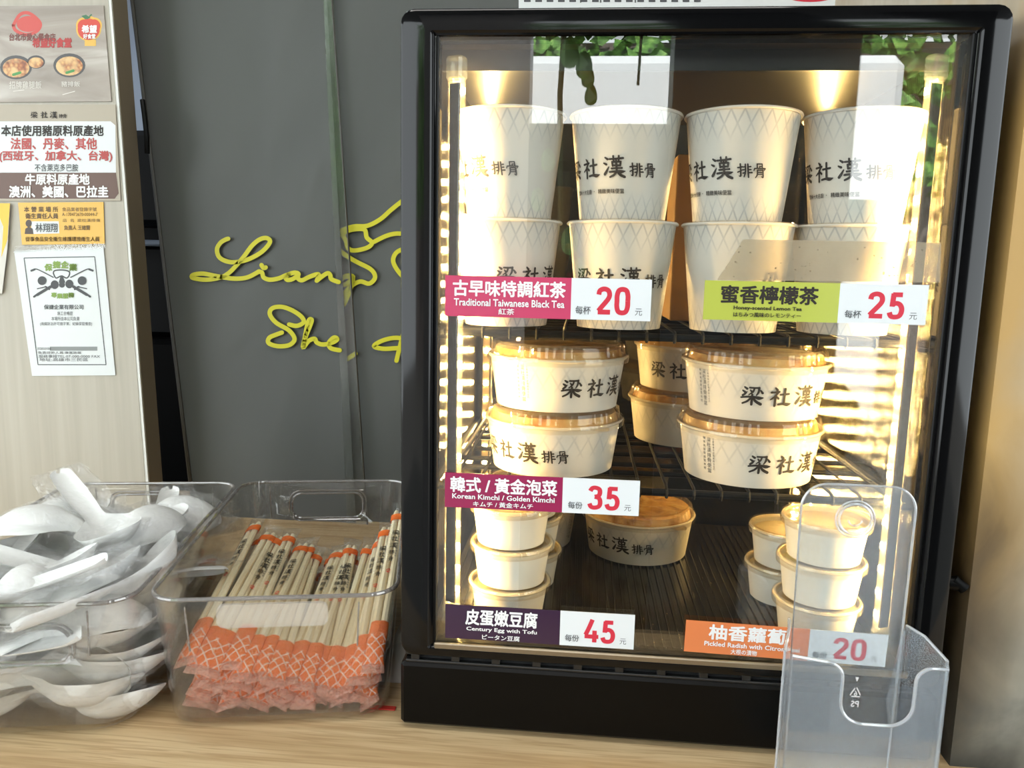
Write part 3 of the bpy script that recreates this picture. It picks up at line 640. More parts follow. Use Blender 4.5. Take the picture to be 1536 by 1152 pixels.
# ================================================================ price labels on the glass
def local(c, Y):                      # card frame: u across 0..1, v down 0..1 -> world
    (x0, z1), (x1, z0) = c
    return lambda u, v, h: (x0+(x1-x0)*u, Y-h, z1+(z0-z1)*v)
YL = -.0004
def price_label(c, split, col, title, en, jp, unit, price, tcol, label, tb, eb, jb, tilt=0):
    fn0 = local(c, YL-.0006)
    if tilt:
        ca, sa = math.cos(tilt), math.sin(tilt); ox, oz = c[0][0], c[0][1]
        fn = lambda u, v, h: (lambda p: (ox+(p[0]-ox)*ca-(p[2]-oz)*sa, p[1], oz+(p[0]-ox)*sa+(p[2]-oz)*ca))(fn0(u, v, h))
    else: fn = fn0
    root = thing('price_label', label, 'price label', fn(.5, .5, 0)[:1]+(YL,)+fn(.5, .5, 0)[2:], group='price labels on the cabinet glass')
    L = root.location; loc = lambda u, v, h: tuple(Vector(fn(u, v, h))-L)
    def card(name, u0, u1, m):
        mb = MB(); mb.add([loc(a, b, h) for h in (0, -.0006) for a, b in ((u0, 0), (u1, 0), (u1, 1), (u0, 1))], [(3, 2, 1, 0), (4, 5, 6, 7), (0, 1, 5, 4), (1, 2, 6, 5), (2, 3, 7, 6), (3, 0, 4, 7)])
        return mb.obj(name, m, root, smooth=0)
    card('name_panel', 0, split, plain('label_'+title, col, .22)); card('price_panel', split, 1, M['paper'])
    k = Ink(); k.text(title, tb[0], tb[3], tb[1], tb[2], .028); k.text(en, eb[0], eb[3], eb[1], eb[2], .022); k.text(jp, jb[0], jb[3], jb[1], jb[2], .014)
    k.obj('name_lettering', loc, tcol, root, base=1e-4)
    k = Ink(); k.text(unit, .64, .87, .713, .67, .005); k.obj('unit_lettering', loc, M['ink_grey'], root, base=1e-4); k = Ink(); k.text('元', .926, .87, .96, .70); k.obj('currency_lettering', loc, M['ink_grey'], root, base=1e-4)
    k = digits(price, .737, .86, .902, .2); k.obj('price_digits', loc, M['red_ink'], root, base=1e-4)
    return root
price_label(((-.180, .3795), (-.0226, .3482)), .617, lin(198, 72, 106), '古早味特調紅茶', 'Traditional Taiwanese Black Tea', '紅茶', '每杯', '20', M['white'],
    'pink and white black tea price label reading 20, left of the upper shelf', (.04, .588, .11, .49), (.045, .585, .56, .73), (.265, .342, .78, .93))
price_label(((.0165, .3800), (.1773, .3508)), .61, lin(180, 188, 82), '蜜香檸檬茶', 'Honey-scented Lemon Tea', 'はちみつ風味のレモンティー', '每杯', '25', M['ink'],
    'lime green and white lemon tea price label reading 25', (.078, .515, .12, .56), (.138, .446, .63, .75), (.138, .444, .79, .91))
price_label(((-.179, .2233), (-.0244, .1947)), .61, lin(150, 42, 82), '韓式 / 黃金泡菜', 'Korean Kimchi / Golden Kimchi', 'キムチ / 黃金キムチ', '每份', '35', M['white'],
    'crimson and white kimchi price label reading 35', (.03, .58, .11, .54), (.04, .57, .59, .73), (.15, .46, .79, .94))
price_label(((-.1778, .1120), (-.0234, .0825)), .612, lin(56, 36, 58), '皮蛋嫩豆腐', 'Century Egg with Tofu', 'ピータン豆腐', '每份', '45', M['white'],
    'dark purple and white century egg tofu price label reading 45', (.11, .49, .11, .56), (.115, .49, .62, .76), (.20, .40, .82, .97))
price_label(((.0172, .1105), (.1735, .0838)), .618, lin(220, 128, 78), '柚香蘿蔔', 'Pickled Radish with Citron Peel', '大根の漬物', '每份', '20', M['white'],
    'orange and white pickled radish price label behind the acrylic holder', (.12, .50, .08, .54), (.10, .575, .61, .75), (.235, .365, .80, .96), tilt=-.017)
# strip of old tape with a torn end
n = N('old_tape'); v = n.noise(420, 3, n.obj()); v2 = n.noise(40, 3, n.obj())
spk = n.math('MULTIPLY', n.rng(v, .66, .72), n.rng(v2, .4, .6))
cl = n.clear((.80, .76, .68, 1), .04, .2, haze=.28, hazecol=lin(214, 202, 178)); dk = n.bsdf(lin(90, 76, 54), .6)
M['tape'] = n.done(n.sh(n.math('MULTIPLY', spk, .8), cl, dk))
edge = [(1088, 418)]+[(1078+i*3.1+random.uniform(-2.5, 2.5), 418-i*4.7) for i in range(1, 13)]+[(1116, 359), (1412, 364), (1410, 424), (1084, 421)]
edge = [(1076, 420)]+edge[1:-1]
tag(sheet('tape_strip', edge, YL-.0003, M['tape'], .0003), 'strip of old translucent tape with a torn left end above the green label', 'tape')

# ================================================================ paper cups
CH = .0835
def wrap(prof_r, z0, ang, unit):       # flat lettering -> round wall
    def fn(x, y, h):
        z = z0+y*unit; r = prof_r(z); a = ang+x*unit/r
        return ((r+.00025+h)*math.cos(a), (r+.00025+h)*math.sin(a), z)
    return fn
def lines(inks, u):                    # printing under the brush logo of a cup
    k = Ink(); k.paste(LOGO, 0, 0, 1); k.text('雲林十大名廚', -60, -80, 52, -56, .01); k.text('·', 66, -70, 71, -65); k.text('精緻美味便當', 92, -80, 225, -56, .01); return k
cup_r = lambda z: .0345+(.0438-.0345)*z/CH
def make_cup(label, loc, rz, group):
    t = thing('paper_cup', label, 'paper cup', loc, (0, 0, rz), group)
    mb = MB(); P = [(0.0, .004), (.0325, .004), (.0328, 0), (.0345, 0)]+[(cup_r(z*CH/6), z*CH/6) for z in range(1, 7)]
    P += [(.0452, CH-.0002), (.0459, CH+.0008), (.0452, CH+.0020), (.0440, CH+.0018), (.0431, CH), (.036, .02), (.0335, .006), (0, .006)]
    mb.lathe(P, 64); mb.obj('body', M['cup_paper'], t)
    mb = MB(); mb.lathe([(0, CH-.001), (.0428, CH-.0008), (.0444, CH+.0022), (.0448, CH+.0026), (.044, CH+.003), (.0425, CH+.0016), (0, CH+.0014)], 64); mb.obj('seal_film', M['lid'], t)
    LG = lines(None, 0)
    link(LG.mesh('printed_logo', wrap(cup_r, .0335, -PI/2, .000155), M['ink'], step=8e-6), 'printed_logo', t)
    return t
# (x, y, turn) of the upper and lower cups of the four front stacks; turn moves the logo sideways
UPC = [(-.1375, .060, -1.31), (-.0440, .062, -.97), (.0482, .060, -1.26), (.1415, .062, -1.21)]
LOC = [(-.1385, .062, .42), (-.0435, .062, -.55), (.0505, .062, .9), (.1395, .066, 1.6)]
order = ('leftmost', 'second from left', 'third from left', 'rightmost')
zu = Z1+CH+.0012
cup0 = None
for i, (x, y, a) in enumerate(UPC):
    lab = 'white printed paper cup, %s of the four on the upper tier' % order[i]
    cup0 = make_cup(lab, (x, y, zu), a, 'paper cups on the top shelf') if cup0 is None else cup0
    if i: dup(cup0, (x, y, zu), (0, 0, a), lab)
for i, (x, y, a) in enumerate(LOC):
    dup(cup0, (x, y, Z1), (0, 0, a), 'white paper cup carrying another, %s of the four standing on the wire shelf' % order[i])
# cartons leaning behind the cups
bx = thing('drink_carton', 'tan cardboard carton standing behind the cups, seen between second and third', 'carton', (.018, .16, Z1))
mb = MB(); mb.box((-.008, 0, 0), (.05, .07, .155), .001); mb.obj('box', plain('carton_tan', lin(150, 112, 62), .6), bx)
tag(MB().box((-.075, .30, Z1), (.01, .33, Z1+.19), .002).obj('cardboard_sheet', plain('card_grey', lin(120, 112, 102), .6)), 'grey-brown card propped at the back of the top shelf', 'cardboard')

# ================================================================ kimchi bowls
BH = .0425
bowl_r = lambda z: .0535+(.0594-.0535)*z/BH
side_txt = Ink()
for i, ch in enumerate('梁社漢排骨便當'): side_txt.text(ch, 0, 60-i*30, 26, 86-i*30)
for i in range(9): side_txt.text('精緻美味便當雲林'[i % 8], -26, 70-i*22, -10, 86-i*22)
for i in range(12): side_txt.text('訂餐專線外送服務請洽各門市'[i], 36, 74-i*16, 47, 86-i*16)
def make_bowl(label, loc, rz, group):
    t = thing('food_bowl', label, 'bowl', loc, (0, 0, rz), group)
    mb = MB(); P = [(0, .003), (.0515, .003), (.052, 0), (.0535, 0)]+[(bowl_r(BH*i/5), BH*i/5) for i in range(1, 6)]
    P += [(.0612, BH-.0004), (.0622, BH+.0008), (.0615, BH+.0022), (.0600, BH+.0022), (.0585, BH+.001), (.0550, .012), (.0525, .005), (0, .005)]
    mb.lathe(P, 80); mb.obj('body', M['bowl_paper'], t)
    LB = Ink(); LB.paste(LOGO, 0, 0, 1)
    link(LB.mesh('printed_logo', wrap(bowl_r, .013, -PI/2, .000165), M['ink'], step=8e-6), 'printed_logo', t)
    link(side_txt.mesh('side_print', wrap(bowl_r, .026, -PI/2-1.02, .000150), M['ink_grey'], step=0), 'side_print', t)
    # clear lid: ribbed skirt rising to a shallow ridge and a sunken top
    mb = MB(); prof = [(.0626, BH-.0035), (.0632, BH+.0005), (.0625, BH+.0032), (.0596, BH+.0036), (.0583, BH+.0118), (.0560, BH+.0136), (.0540, BH+.0128), (.0525, BH+.0100), (0, BH+.0100)]
    nn = 240; vs = []; fs = []
    for j, (r, z) in enumerate(prof):
        for i in range(nn):
            a = 2*PI*i/nn; rib = .0005*math.sin(a*60) if j in (3, 4) and math.sin(a*5) > -.2 else 0
            vs.append(((r+rib)*math.cos(a), (r+rib)*math.sin(a), z))
    fs = [(j*nn+i, j*nn+(i+1) % nn, (j+1)*nn+(i+1) % nn, (j+1)*nn+i) for j in range(len(prof)-1) for i in range(nn)]
    mb.add(vs, fs); mb.prism([(.060+.013*math.cos(a), .009*math.sin(a)) for a in [PI*(-.5+i/10) for i in range(11)]], BH+.0002, BH+.0010)
    mb.obj('lid', M['lid'], t)
    mb = MB(); rg = []
    for r in (.0575, .055, .045, .032, .018, .006):
        rg.append([(r*math.cos(2*PI*i/48), r*math.sin(2*PI*i/48), BH+.004+(.0035+.003*noise.noise(Vector((r*math.cos(2*PI*i/48)*90, r*math.sin(2*PI*i/48)*90, 2))) if r < .05 else (.004 if r < .056 else -.004))) for i in range(48)])
    mb.rings(rg, cap1=True); mb.obj('kimchi_filling', M['kimchi'], t, smooth=60)
    return t
zb = Z2; st = BH+.0136
b0 = make_bowl('upper kimchi bowl of the left stack on the middle shelf', (-.0945, .092, zb+st), .50, 'kimchi bowls')
dup(b0, (-.0965, .092, zb), (0, 0, -.89), 'lower kimchi bowl of the left stack on the middle shelf')
dup(b0, (.0770, .088, zb+st), (0, 0, .02), 'upper kimchi bowl of the right stack on the middle shelf')
dup(b0, (.0755, .088, zb), (0, 0, .21), 'lower kimchi bowl of the right stack on the middle shelf')
dup(b0, (.0440, .225, zb+st), (0, 0, -.54), 'upper kimchi bowl of the rear stack, half hidden between the two front stacks')
dup(b0, (.0400, .225, zb), (0, 0, 1.9), 'lower kimchi bowl of the rear stack, half hidden between the two front stacks')
dup(b0, (-.0040, .244, ZF), (0, 0, -.93), 'lone kimchi bowl on the black cabinet floor')
dup(b0, (-.1320, .262, ZF), (0, 0, 2.2), 'kimchi bowl on the cabinet floor behind the crimson price label')

# ================================================================ small tubs
TH = .0325
def make_tub(label, loc, rz, group):
    t = thing('side_dish_tub', label, 'tub', loc, (0, 0, rz), group)
    mb = MB(); mb.lathe([(0, .002), (.0275, .002), (.028, 0), (.0292, 0), (.0338, TH), (.0325, TH), (.0285, .004), (0, .004)], 64); mb.obj('body', M['tub_paper'], t)
    mb = MB(); mb.lathe([(.0336, TH-.0012), (.0352, TH-.001), (.0362, TH+.0004), (.0355, TH+.0020), (.0338, TH+.0020), (.0328, TH+.0004), (.0336, TH-.0012)], 64); mb.obj('rolled_rim', M['tub_rim'], t)
    mb = MB(); mb.lathe([(.0368, TH-.004), (.0372, TH+.001), (.0362, TH+.0032), (.0335, TH+.0032), (.0325, TH+.001), (0, TH+.001)], 64); mb.obj('lid', M['lid'], t)
    mb = MB(); mb.lathe([(0.0326, TH-.0035), (.02, TH-.0025), (0, TH-.002)], 40); mb.obj('filling', M['tofu'], t)
    return t
ts = .0355; G = 'side dish tubs on the cabinet floor'
t0 = make_tub('top tub of the front left stack, lit bright by the LED tube', (-.1300, .058, ZF+2*ts), 0, G)
for i, nm in ((1, 'middle'), (0, 'bottom')): dup(t0, (-.1300+(.001 if i else -.0005), .058, ZF+i*ts), (0, 0, 1), nm+' tub of the front left stack above the purple label')
for i, nm in ((2, 'top'), (1, 'middle'), (0, 'bottom')): dup(t0, (-.1225, .138, ZF+i*ts), (0, 0, 2), nm+' tub of the rear left stack, mostly hidden by the front one')
for i, nm in ((2, 'top'), (1, 'middle'), (0, 'bottom')): dup(t0, (.1375-.0012*(2-i), .056, ZF+i*ts), (0, 0, 3), nm+' tub of the front right stack behind the acrylic holder')
for i, nm in ((1, 'top'), (0, 'bottom')): dup(t0, (.1290-.002*(1-i), .134, ZF+i*ts), (0, 0, 4), nm+' tub of the shorter rear right stack')

# ================================================================ clear baskets
BW, BD, BHT = .200, .343, .118
def rrect(w_, d_, r, z, n=7):
    pts = []
    for cx, cy, a0 in ((w_/2-r, d_/2-r, 0), (-w_/2+r, d_/2-r, 90), (-w_/2+r, -d_/2+r, 180), (w_/2-r, -d_/2+r, 270)):
        for i in range(n): a = math.radians(a0+90*i/(n-1)); pts.append((cx+r*math.cos(a), cy+r*math.sin(a), z))
    return pts
def stadium(cx, cz, hw, hh, r, n=6):
    pts = []
    for sx, sz, a0 in ((1, 1, 0), (-1, 1, 90), (-1, -1, 180), (1, -1, 270)):
        for i in range(n): a = math.radians(a0+90*i/(n-1)); pts.append((cx+sx*(hw-r)+r*math.cos(a), cz+sz*(hh-r)+r*math.sin(a)))
    return pts
def basket(label, loc, rz, slots, tab):
    t = thing('storage_basket', label, 'basket', loc, (0, 0, rz))
    ins = .018; th = .0022; rings = []
    wz = lambda z: (BW-ins*(1-z/BHT), BD-ins*(1-z/BHT))
    outer = [(.0, -.010), (.001, -.006), (.006, -.001), (.012, 0)]+[(BHT*i/6, 0) for i in range(1, 7)]
    for z, e in outer: w_, d_ = wz(z); rings.append(rrect(w_+2*e, d_+2*e, .026, z))
    for z, e in [(BHT, -th)]+[(BHT*i/6, -th) for i in range(5, 0, -1)]+[(.014, -th), (.008, -.004), (.004, -.010)]: w_, d_ = wz(z); rings.append(rrect(w_+2*e, d_+2*e, .024, z))
    mb = MB(); mb.rings(rings, cap0=True, cap1=True); body = mb.obj('body', M['tray'], t)
    for side, cx, cz, hw, hh in slots:       # cut the grip slots
        c = MB(); w_, d_ = wz(cz); y = side*d_/2
        c.prism(stadium(cx, cz, hw, hh, hh*.75), -.03, .03, Matrix.Translation((0, y, 0)) @ Matrix(((1, 0, 0, 0), (0, 0, -1, 0), (0, 1, 0, 0), (0, 0, 0, 1))))
        co = c.obj('cut', M['tray']); co.parent = t
        md = body.modifiers.new('b', 'BOOLEAN'); md.object = co; md.operation = 'DIFFERENCE'; md.solver = 'EXACT'
        bpy.context.view_layer.update()
        me = bpy.data.meshes.new_from_object(body.evaluated_get(bpy.context.evaluated_depsgraph_get())); body.modifiers.clear(); body.data = me
        bpy.data.objects.remove(co)
        lean = ins/2/BHT*side
        mb = MB()
        for gr, rr in ((.0005, .0014), (.004, .0009)):
            mb.tube([(x, y+lean*(z-cz)-side*.001, z) for x, z in stadium(cx, cz, hw+gr, hh+gr, (hh+gr)*.75, 8)], rr, 8, closed=True)
        mb.obj('grip_rim', M['tray_rim'], t)
    mb = MB(); w_, d_ = wz(BHT); R = [Vector(p) for p in rrect(w_-.001, d_-.001, .026, BHT, 10)]; mb.tube(R, .0019, 8, closed=True); mb.obj('rim', M['tray_rim'], t)
    for sx in (-1, 1):
        for sy in (-1, 1):
            x = sx*(BW/2-.031); mb = MB()
            mb.tube([(x-sx*ins/2*(1-z/BHT)*.6, sy*(wz(z)[1]/2+.0004), z) for z in (BHT-.006, BHT-.045)], .0008, 6); mb.obj('corner_rib', M['tray_rim'], t)
    if tab:
        mb = MB(); z = BHT-.014; y = -wz(z)[1]/2
        mb.prism(stadium(0, 0, .044, .0105, .006), -.0012, .0016, Matrix.Translation((0, y-.0016, z)) @ Matrix.Rotation(math.radians(90+7), 4, 'X')); mb.obj('grip_tab', M['grip_tab'], t)
    return t
RZ, RL = math.radians(11.5), math.radians(10.5)
bR, bL = Vector((-.3500, .1465, 0)), Vector((-.5530, .1040, 0))
basket('clear plastic basket full of orange-ended wrapped chopsticks, beside the cabinet', bR, RZ, [(1, .002, .088, .043, .0150)], True)
basket('clear plastic basket heaped with wrapped white spoons, at the left edge', bL, RL, [(1, -.01, .092, .038, .012), (-1, -.010, .083, .062, .0140)], False)
def inb(base, x, y, z):
    a = RZ if base is bR else RL
    return base+Vector((x*math.cos(a)-y*math.sin(a), x*math.sin(a)+y*math.cos(a), z))

# ================================================================ wrapped chopsticks
def make_chop(i, seed, text_side):
    rnd = random.Random(seed)
    t = thing('wrapped_chopsticks', 'x', 'chopsticks', group='wrapped chopsticks in the basket')
    for sx in (-1, 1):          # z runs from foot (orange sleeve) to tip
        mb = MB(); mb.tube([(sx*.0040, 0, .012), (sx*.0039, 0, .10), (sx*.0036, 0, .212), (sx*.0033, 0, .2185)], [.0038, .0037, .0033, .0022], 8); mb.obj('stick', M['stick'], t)
    mb = MB(); rg = []
    for j in range(40):
        z = -.006+.240*j/39
        fl = 1-min(1, (.012-z)/.016) if z < .012 else (1-min(1, (z-.218)/.014) if z > .218 else 1)
        hw = .0086+(1-fl)*.0020+.0006*noise.noise(Vector((z*70, seed, 1))); hh = .0042*fl+.0004
        cx = .0016*(1-fl)*noise.noise(Vector((seed*3.3, z*60, 5))); cy = .004*(1-fl)*noise.noise(Vector((seed*1.7, z*50, 9)))
        rg.append([(cx+hw*math.cos(2*PI*q/16)+.0004*noise.noise(Vector((q*.9, z*130, seed))), cy+hh*math.sin(2*PI*q/16)+.0007*noise.noise(Vector((q*.8+9, z*140, seed))), z) for q in range(16)])
    mb.rings(rg, cap0=True, cap1=True); wp = mb.obj('wrapper', M['wrapper'], t, smooth=80)
    k = Ink()
    for j, nm in enumerate(('liang', 'she', 'han', 'pai', 'gu')): k.paste(brush(nm, 1.4), -36, -j*118, .95 if j < 3 else .8)
    sd = Ink()
    for j in range(10): sd.text('雲林十大名廚精緻美味'[j], 50, -j*44, 78, -j*44+34)
    f = lambda x, y, h: (x*.00007, -(.0046+.0003+h), .172+y*.000088)
    if text_side: link(k.mesh('printed_logo', f, M['ink'], step=6e-6), 'printed_logo', wp); link(sd.mesh('side_print', f, M['ink_grey'], step=0), 'side_print', wp)
    q = Ink(); q.stroke([(-28, -620), (0, -600), (24, -622), (-20, -645), (20, -655)], 12); 
    if text_side: link(q.mesh('red_seal', f, plain('seal_red', lin(214, 66, 52), .5), step=6e-6), 'red_seal', wp)
    return t
variants = [make_chop(i, 11+i*7, i != 2) for i in range(3)]
used = set()
def put_chop(v, base_pt, tip_pt, roll, label):
    a = inb(bR, *base_pt); b = inb(bR, *tip_pt); zc = (b-a).normalized()
    yc = (zc.cross(Vector((1, 0, 0)))).normalized(); xc = yc.cross(zc).normalized()
    R = Matrix((xc, yc, zc)).transposed() @ Matrix.Rotation(roll, 3, 'Z')
    o = variants[v]
    if v in used: o = dup(o, a, R.to_euler(), label)
    else: used.add(v); o.location = a; o.rotation_euler = R.to_euler(); o['label'] = label
    return o
# top row: (x across basket, foot z, tip y, tip z)
words = ['first', 'second', 'third', 'fourth', 'fifth', 'sixth', 'seventh', 'eighth', 'ninth', 'tenth', 'eleventh', 'twelfth', 'thirteenth', 'fourteenth']
rnd = random.Random(5)
def lay(v, x, zb, dz, skew, yb, roll, label):     # pair whose sleeve ends at (x, yb, zb); dz rise per .15 m
    d = Vector((skew, math.sqrt(.15**2-dz*dz-skew*skew), dz))/.15; p = Vector((x, yb, zb))
    return put_chop(v, tuple(p-d*.05), tuple(p+d*.17), roll, label)
def pile(x):                # height of the sleeve ends across the basket
    K = [(-.10, .060), (-.064, .053), (-.02, .043), (.02, .033), (.035, .029), (.064, .036), (.084, .056), (.1, .066)]
    for (a, b), (c, d) in zip(K, K[1:]):
        if x <= c: return b+(d-b)*(x-a)/(c-a)
    return .066
for layer in range(3):
    for i in range(12):
        x = -.070+.144*i/11
        lay(rnd.randrange(3), x+rnd.uniform(-.003, .003), max(.0165+layer*.0015, pile(x)-.0125*(3-layer))+rnd.uniform(-.001, .002), .014+.006*layer+.1*abs(x), rnd.uniform(-.004, .012), -.091+rnd.uniform(-.005, .008), rnd.uniform(-.7, .7),
            'orange-ended wrapped chopsticks buried under the top row of the basket')
for i in range(14):
    x = -.079+.162*i/13
    lay((i*2+(i//3)) % 3, x+rnd.uniform(-.002, .002), pile(x)+rnd.uniform(-.002, .003), .022+(.32 if x > 0 else .10)*abs(x)+rnd.uniform(-.003, .003), .009+(.006 if x < -.05 else 0)+rnd.uniform(-.006, .006), -.092+rnd.uniform(-.006, .008), rnd.uniform(-.45, .45),
        'orange-ended wrapped chopsticks, %s from the left in the top row' % words[i])

# ================================================================ wrapped spoons
def spoon_shape():
    n1, n2 = 44, 14; top = []; L = .140
    for i in range(n1+1):
        t = i/n1; x = t*L
        wb = .0225*math.sqrt(max(0, 1-((t-.25)/.262)**2)) if t < .25 else .0225*(.5+.5*math.cos(min(1, (t-.25)/.30)*PI))
        wh = .0072+.0018*math.sin(min(1, max(0, (t-.5)/.5))*PI*.9); w_ = max(wb, wh if t > .3 else 0, .0015)
        if t > .95: w_ *= math.sqrt(max(.02, 1-((t-.95)/.052)**2))
        dp = .0155*max(0, math.sin(min(1, t/.52)*PI))**.7 + .0035*(t > .4)*min(1, (t-.4)/.2 if t > .4 else 0)
        sp = .030*max(0, (t-.36)/.64)**1.2+.004*(1-min(1, t/.15))
        top.append([(x, w_*s_, sp-dp*(1-abs(s_)**2.6)) for s_ in [-1+2*j/n2 for j in range(n2+1)]])
    return top
SP = spoon_shape()
def spoon_mesh():
    mb = MB(); n1, n2 = len(SP), len(SP[0]); vs = [p for r in SP for p in r]+[(x*1.0, y*.97, z-.0014) for r in SP for x, y, z in r]; o = n1*n2; fs = []
    for i in range(n1-1):
        for j in range(n2-1): a = i*n2+j; fs += [(a, a+1, a+n2+1, a+n2), (o+a, o+a+n2, o+a+n2+1, o+a+1)]
    for i in range(n1-1): a = i*n2; fs += [(a, a+n2, o+a+n2, o+a), (a+n2-1, o+a+n2-1, o+a+2*n2-1, a+2*n2-1)]
    for j in range(n2-1): fs += [(j, o+j, o+j+1, j+1), ((n1-1)*n2+j, (n1-1)*n2+j+1, o+(n1-1)*n2+j+1, o+(n1-1)*n2+j)]
    mb.add(vs, fs); return mb.mesh('spoon', M['spoon'], 50)
def bag_mesh(seed):
    mb = MB(); nx, ny = 44, 16; X0, X1, W = -.009, .151, .028; g = []
    for sd in (1, -1):
        for i in range(nx+1):
            x = X0+(X1-X0)*i/nx; t = min(1, max(0, x/.14)); r = SP[int(t*(len(SP)-1))]
            hi = max(p[2] for p in r)+.0015; lo = min(p[2] for p in r)-.0028; hw = max(p[1] for p in r)+.002
            env = min(1, (x-X0)/.010, (X1-x)/.012); mid = (hi+lo)/2
            for j in range(ny+1):
                s_ = -1+2*j/ny; y = s_*(W*.62+.38*hw+.0015*noise.noise(Vector((x*60, seed, s_))))
                e = env*math.sqrt(max(0, 1-abs(s_)**2.5)); q = Vector((x*75, y*75, seed*9.1+sd))
                z = mid+sd*((hi-lo)/2*e)+.0026*noise.noise(q)+.0035*(1-e)*noise.noise(Vector((x*35, y*50, seed)))
                g.append((x, y, z))
    st = (nx+1)*(ny+1); fs = []
    for i in range(nx):
        for j in range(ny): a = i*(ny+1)+j; fs += [(a, a+ny+1, a+ny+2, a+1), (st+a, st+a+1, st+a+ny+2, st+a+ny+1)]
    for i in range(nx): a = i*(ny+1); fs += [(a, st+a, st+a+ny+1, a+ny+1), (a+ny, a+2*ny+1, st+a+2*ny+1, st+a+ny)]
    for j in range(ny): fs += [(j, j+1, st+j+1, st+j), (nx*(ny+1)+j, st+nx*(ny+1)+j, st+nx*(ny+1)+j+1, nx*(ny+1)+j+1)]
    mb.add(g, fs); return mb.mesh('wrapper', M['film'], 80)
SM = spoon_mesh(); BGM = [bag_mesh(s_) for s_ in (1, 2, 3, 4)]
SS = 1.28
def put_spoon(p, yaw, pitch, roll, label, v=0):     # p: middle of the spoon's bowl, yaw: towards the handle
    t = thing('wrapped_spoon', label, 'spoon', group='wrapped spoons in the basket')
    R = (Matrix.Rotation(RL+math.radians(yaw), 4, 'Z') @ Matrix.Rotation(math.radians(-pitch), 4, 'Y') @ Matrix.Rotation(math.radians(roll), 4, 'X'))
    t.rotation_euler = R.to_euler(); t.location = inb(bL, *p) - (R @ Vector((.035*SS, 0, -.004*SS))); t.scale = (SS, SS, SS)
    link(SM, 'spoon', t); link(BGM[v % 4], 'wrapper', t); return t
rnd = random.Random(21); vi = 0
BUR = 'film-wrapped white soup spoon buried inside the heap in the left basket'
for layer in range(6):
    z = .014+layer*.0160; e = .006*layer/5
    for x, y, yw in ((-.055-e, -.136-e, 0), (.060+e, -.130-e, 180), (-.06-e, -.07, 70), (.045, -.06, 170), (.062+e, -.055, 100), (-.055, .0, 16), (.058+e, .010, 95), (-.058, .005, 85), (.05, .125+e, 180), (-.055, .11, 10)):
        vi += 1
        put_spoon((x+rnd.uniform(-.010, .008)*(1 if x > 0 else -1), y+rnd.uniform(-.010, .010), z+rnd.uniform(-.004, .005)), yw+rnd.uniform(-22, 22), rnd.uniform(-5, 4), rnd.choice((0, 180, 20, -15, 165)), BUR, vi)
# top of the heap: (x, y, z, yaw, pitch, roll, label)
for q in ((-.047, -.012, .132, 6, 0, 176, 'upturned white soup spoon lying across the back left of the heap'),
          (.030, -.034, .130, 128, -4, -12, 'wrapped soup spoon with its round bowl facing up at the back of the heap'),
          (.058, -.012, .128, -108, -6, 172, 'upturned wrapped soup spoon with a domed bowl at the back right of the heap'),
          (.000, -.128, .112, 112, 6, 165, 'wrapped soup spoon with its handle pointing up at the left of the heap'),
          (.084, -.085, .112, -100, -10, 38, 'wrapped soup spoon leaning its pointed bowl over the right rim'),
          (.045, -.118, .108, 60, 3, 150, 'wrapped soup spoon lying slantwise in the middle of the heap'),
          (.006, -.105, .116, 226, -8, 20, 'wrapped soup spoon with a bluish shiny bowl at the front of the heap'),
          (.046, -.108, .112, 232, -8, 24, 'wrapped soup spoon with its bowl pressed against its bluish neighbour at the front'),
          (-.058, -.146, .106, 1, 0, 8, 'wrapped soup spoon handle lying level just above the front rim'),
          (-.040, -.140, .050, 0, 28, -80, 'wrapped soup spoon on edge against the front wall, handle rising to the right'),
          (.046, -.142, .047, 180, 3, -98, 'wrapped soup spoon on edge low against the front wall, its bowl at the right corner'),
          (.065, .070, .114, 150, 0, 170, 'wrapped soup spoon lying behind the domed one towards the rear wall'),
          (-.055, .065, .116, 8, 0, 176, 'wrapped soup spoon across the rear of the heap')):
    vi += 1; put_spoon(q[:3], *q[3:6], q[6], vi)

# crumpled napkin packet between basket and cabinet
pk = thing('napkin_packet', 'crumpled white packet with red print squeezed between basket and cabinet', 'packet', (-.2375, .120, 0))
mb = MB(); g = []
nx, ny = 14, 16
for sd in (1, 0):
    for i in range(nx+1):
        for j in range(ny+1):
            a, b = i/nx, j/ny; e = math.sqrt(max(0, math.sin(a*PI)*math.sin(b*PI)))
            g.append((-.019+.038*a, -.055+.15*b, .0006+sd*(.024*e*(1+.35*noise.noise(Vector((a*5, b*9, 3)))))))
s0 = (nx+1)*(ny+1); fs = []
for i in range(nx):
    for j in range(ny): a = i*(ny+1)+j; fs += [(a, a+ny+1, a+ny+2, a+1), (s0+a, s0+a+1, s0+a+ny+2, s0+a+ny+1)]
mb.add(g, fs); mb.obj('wrapper', plain('packet_white', lin(214, 212, 206), .35), pk, smooth=70)
mb = MB(); mb.box((-.020, -.100, .0004), (.012, -.094, .0014), .0003); mb.obj('red_print', plain('packet_red', lin(190, 50, 40), .4), pk)

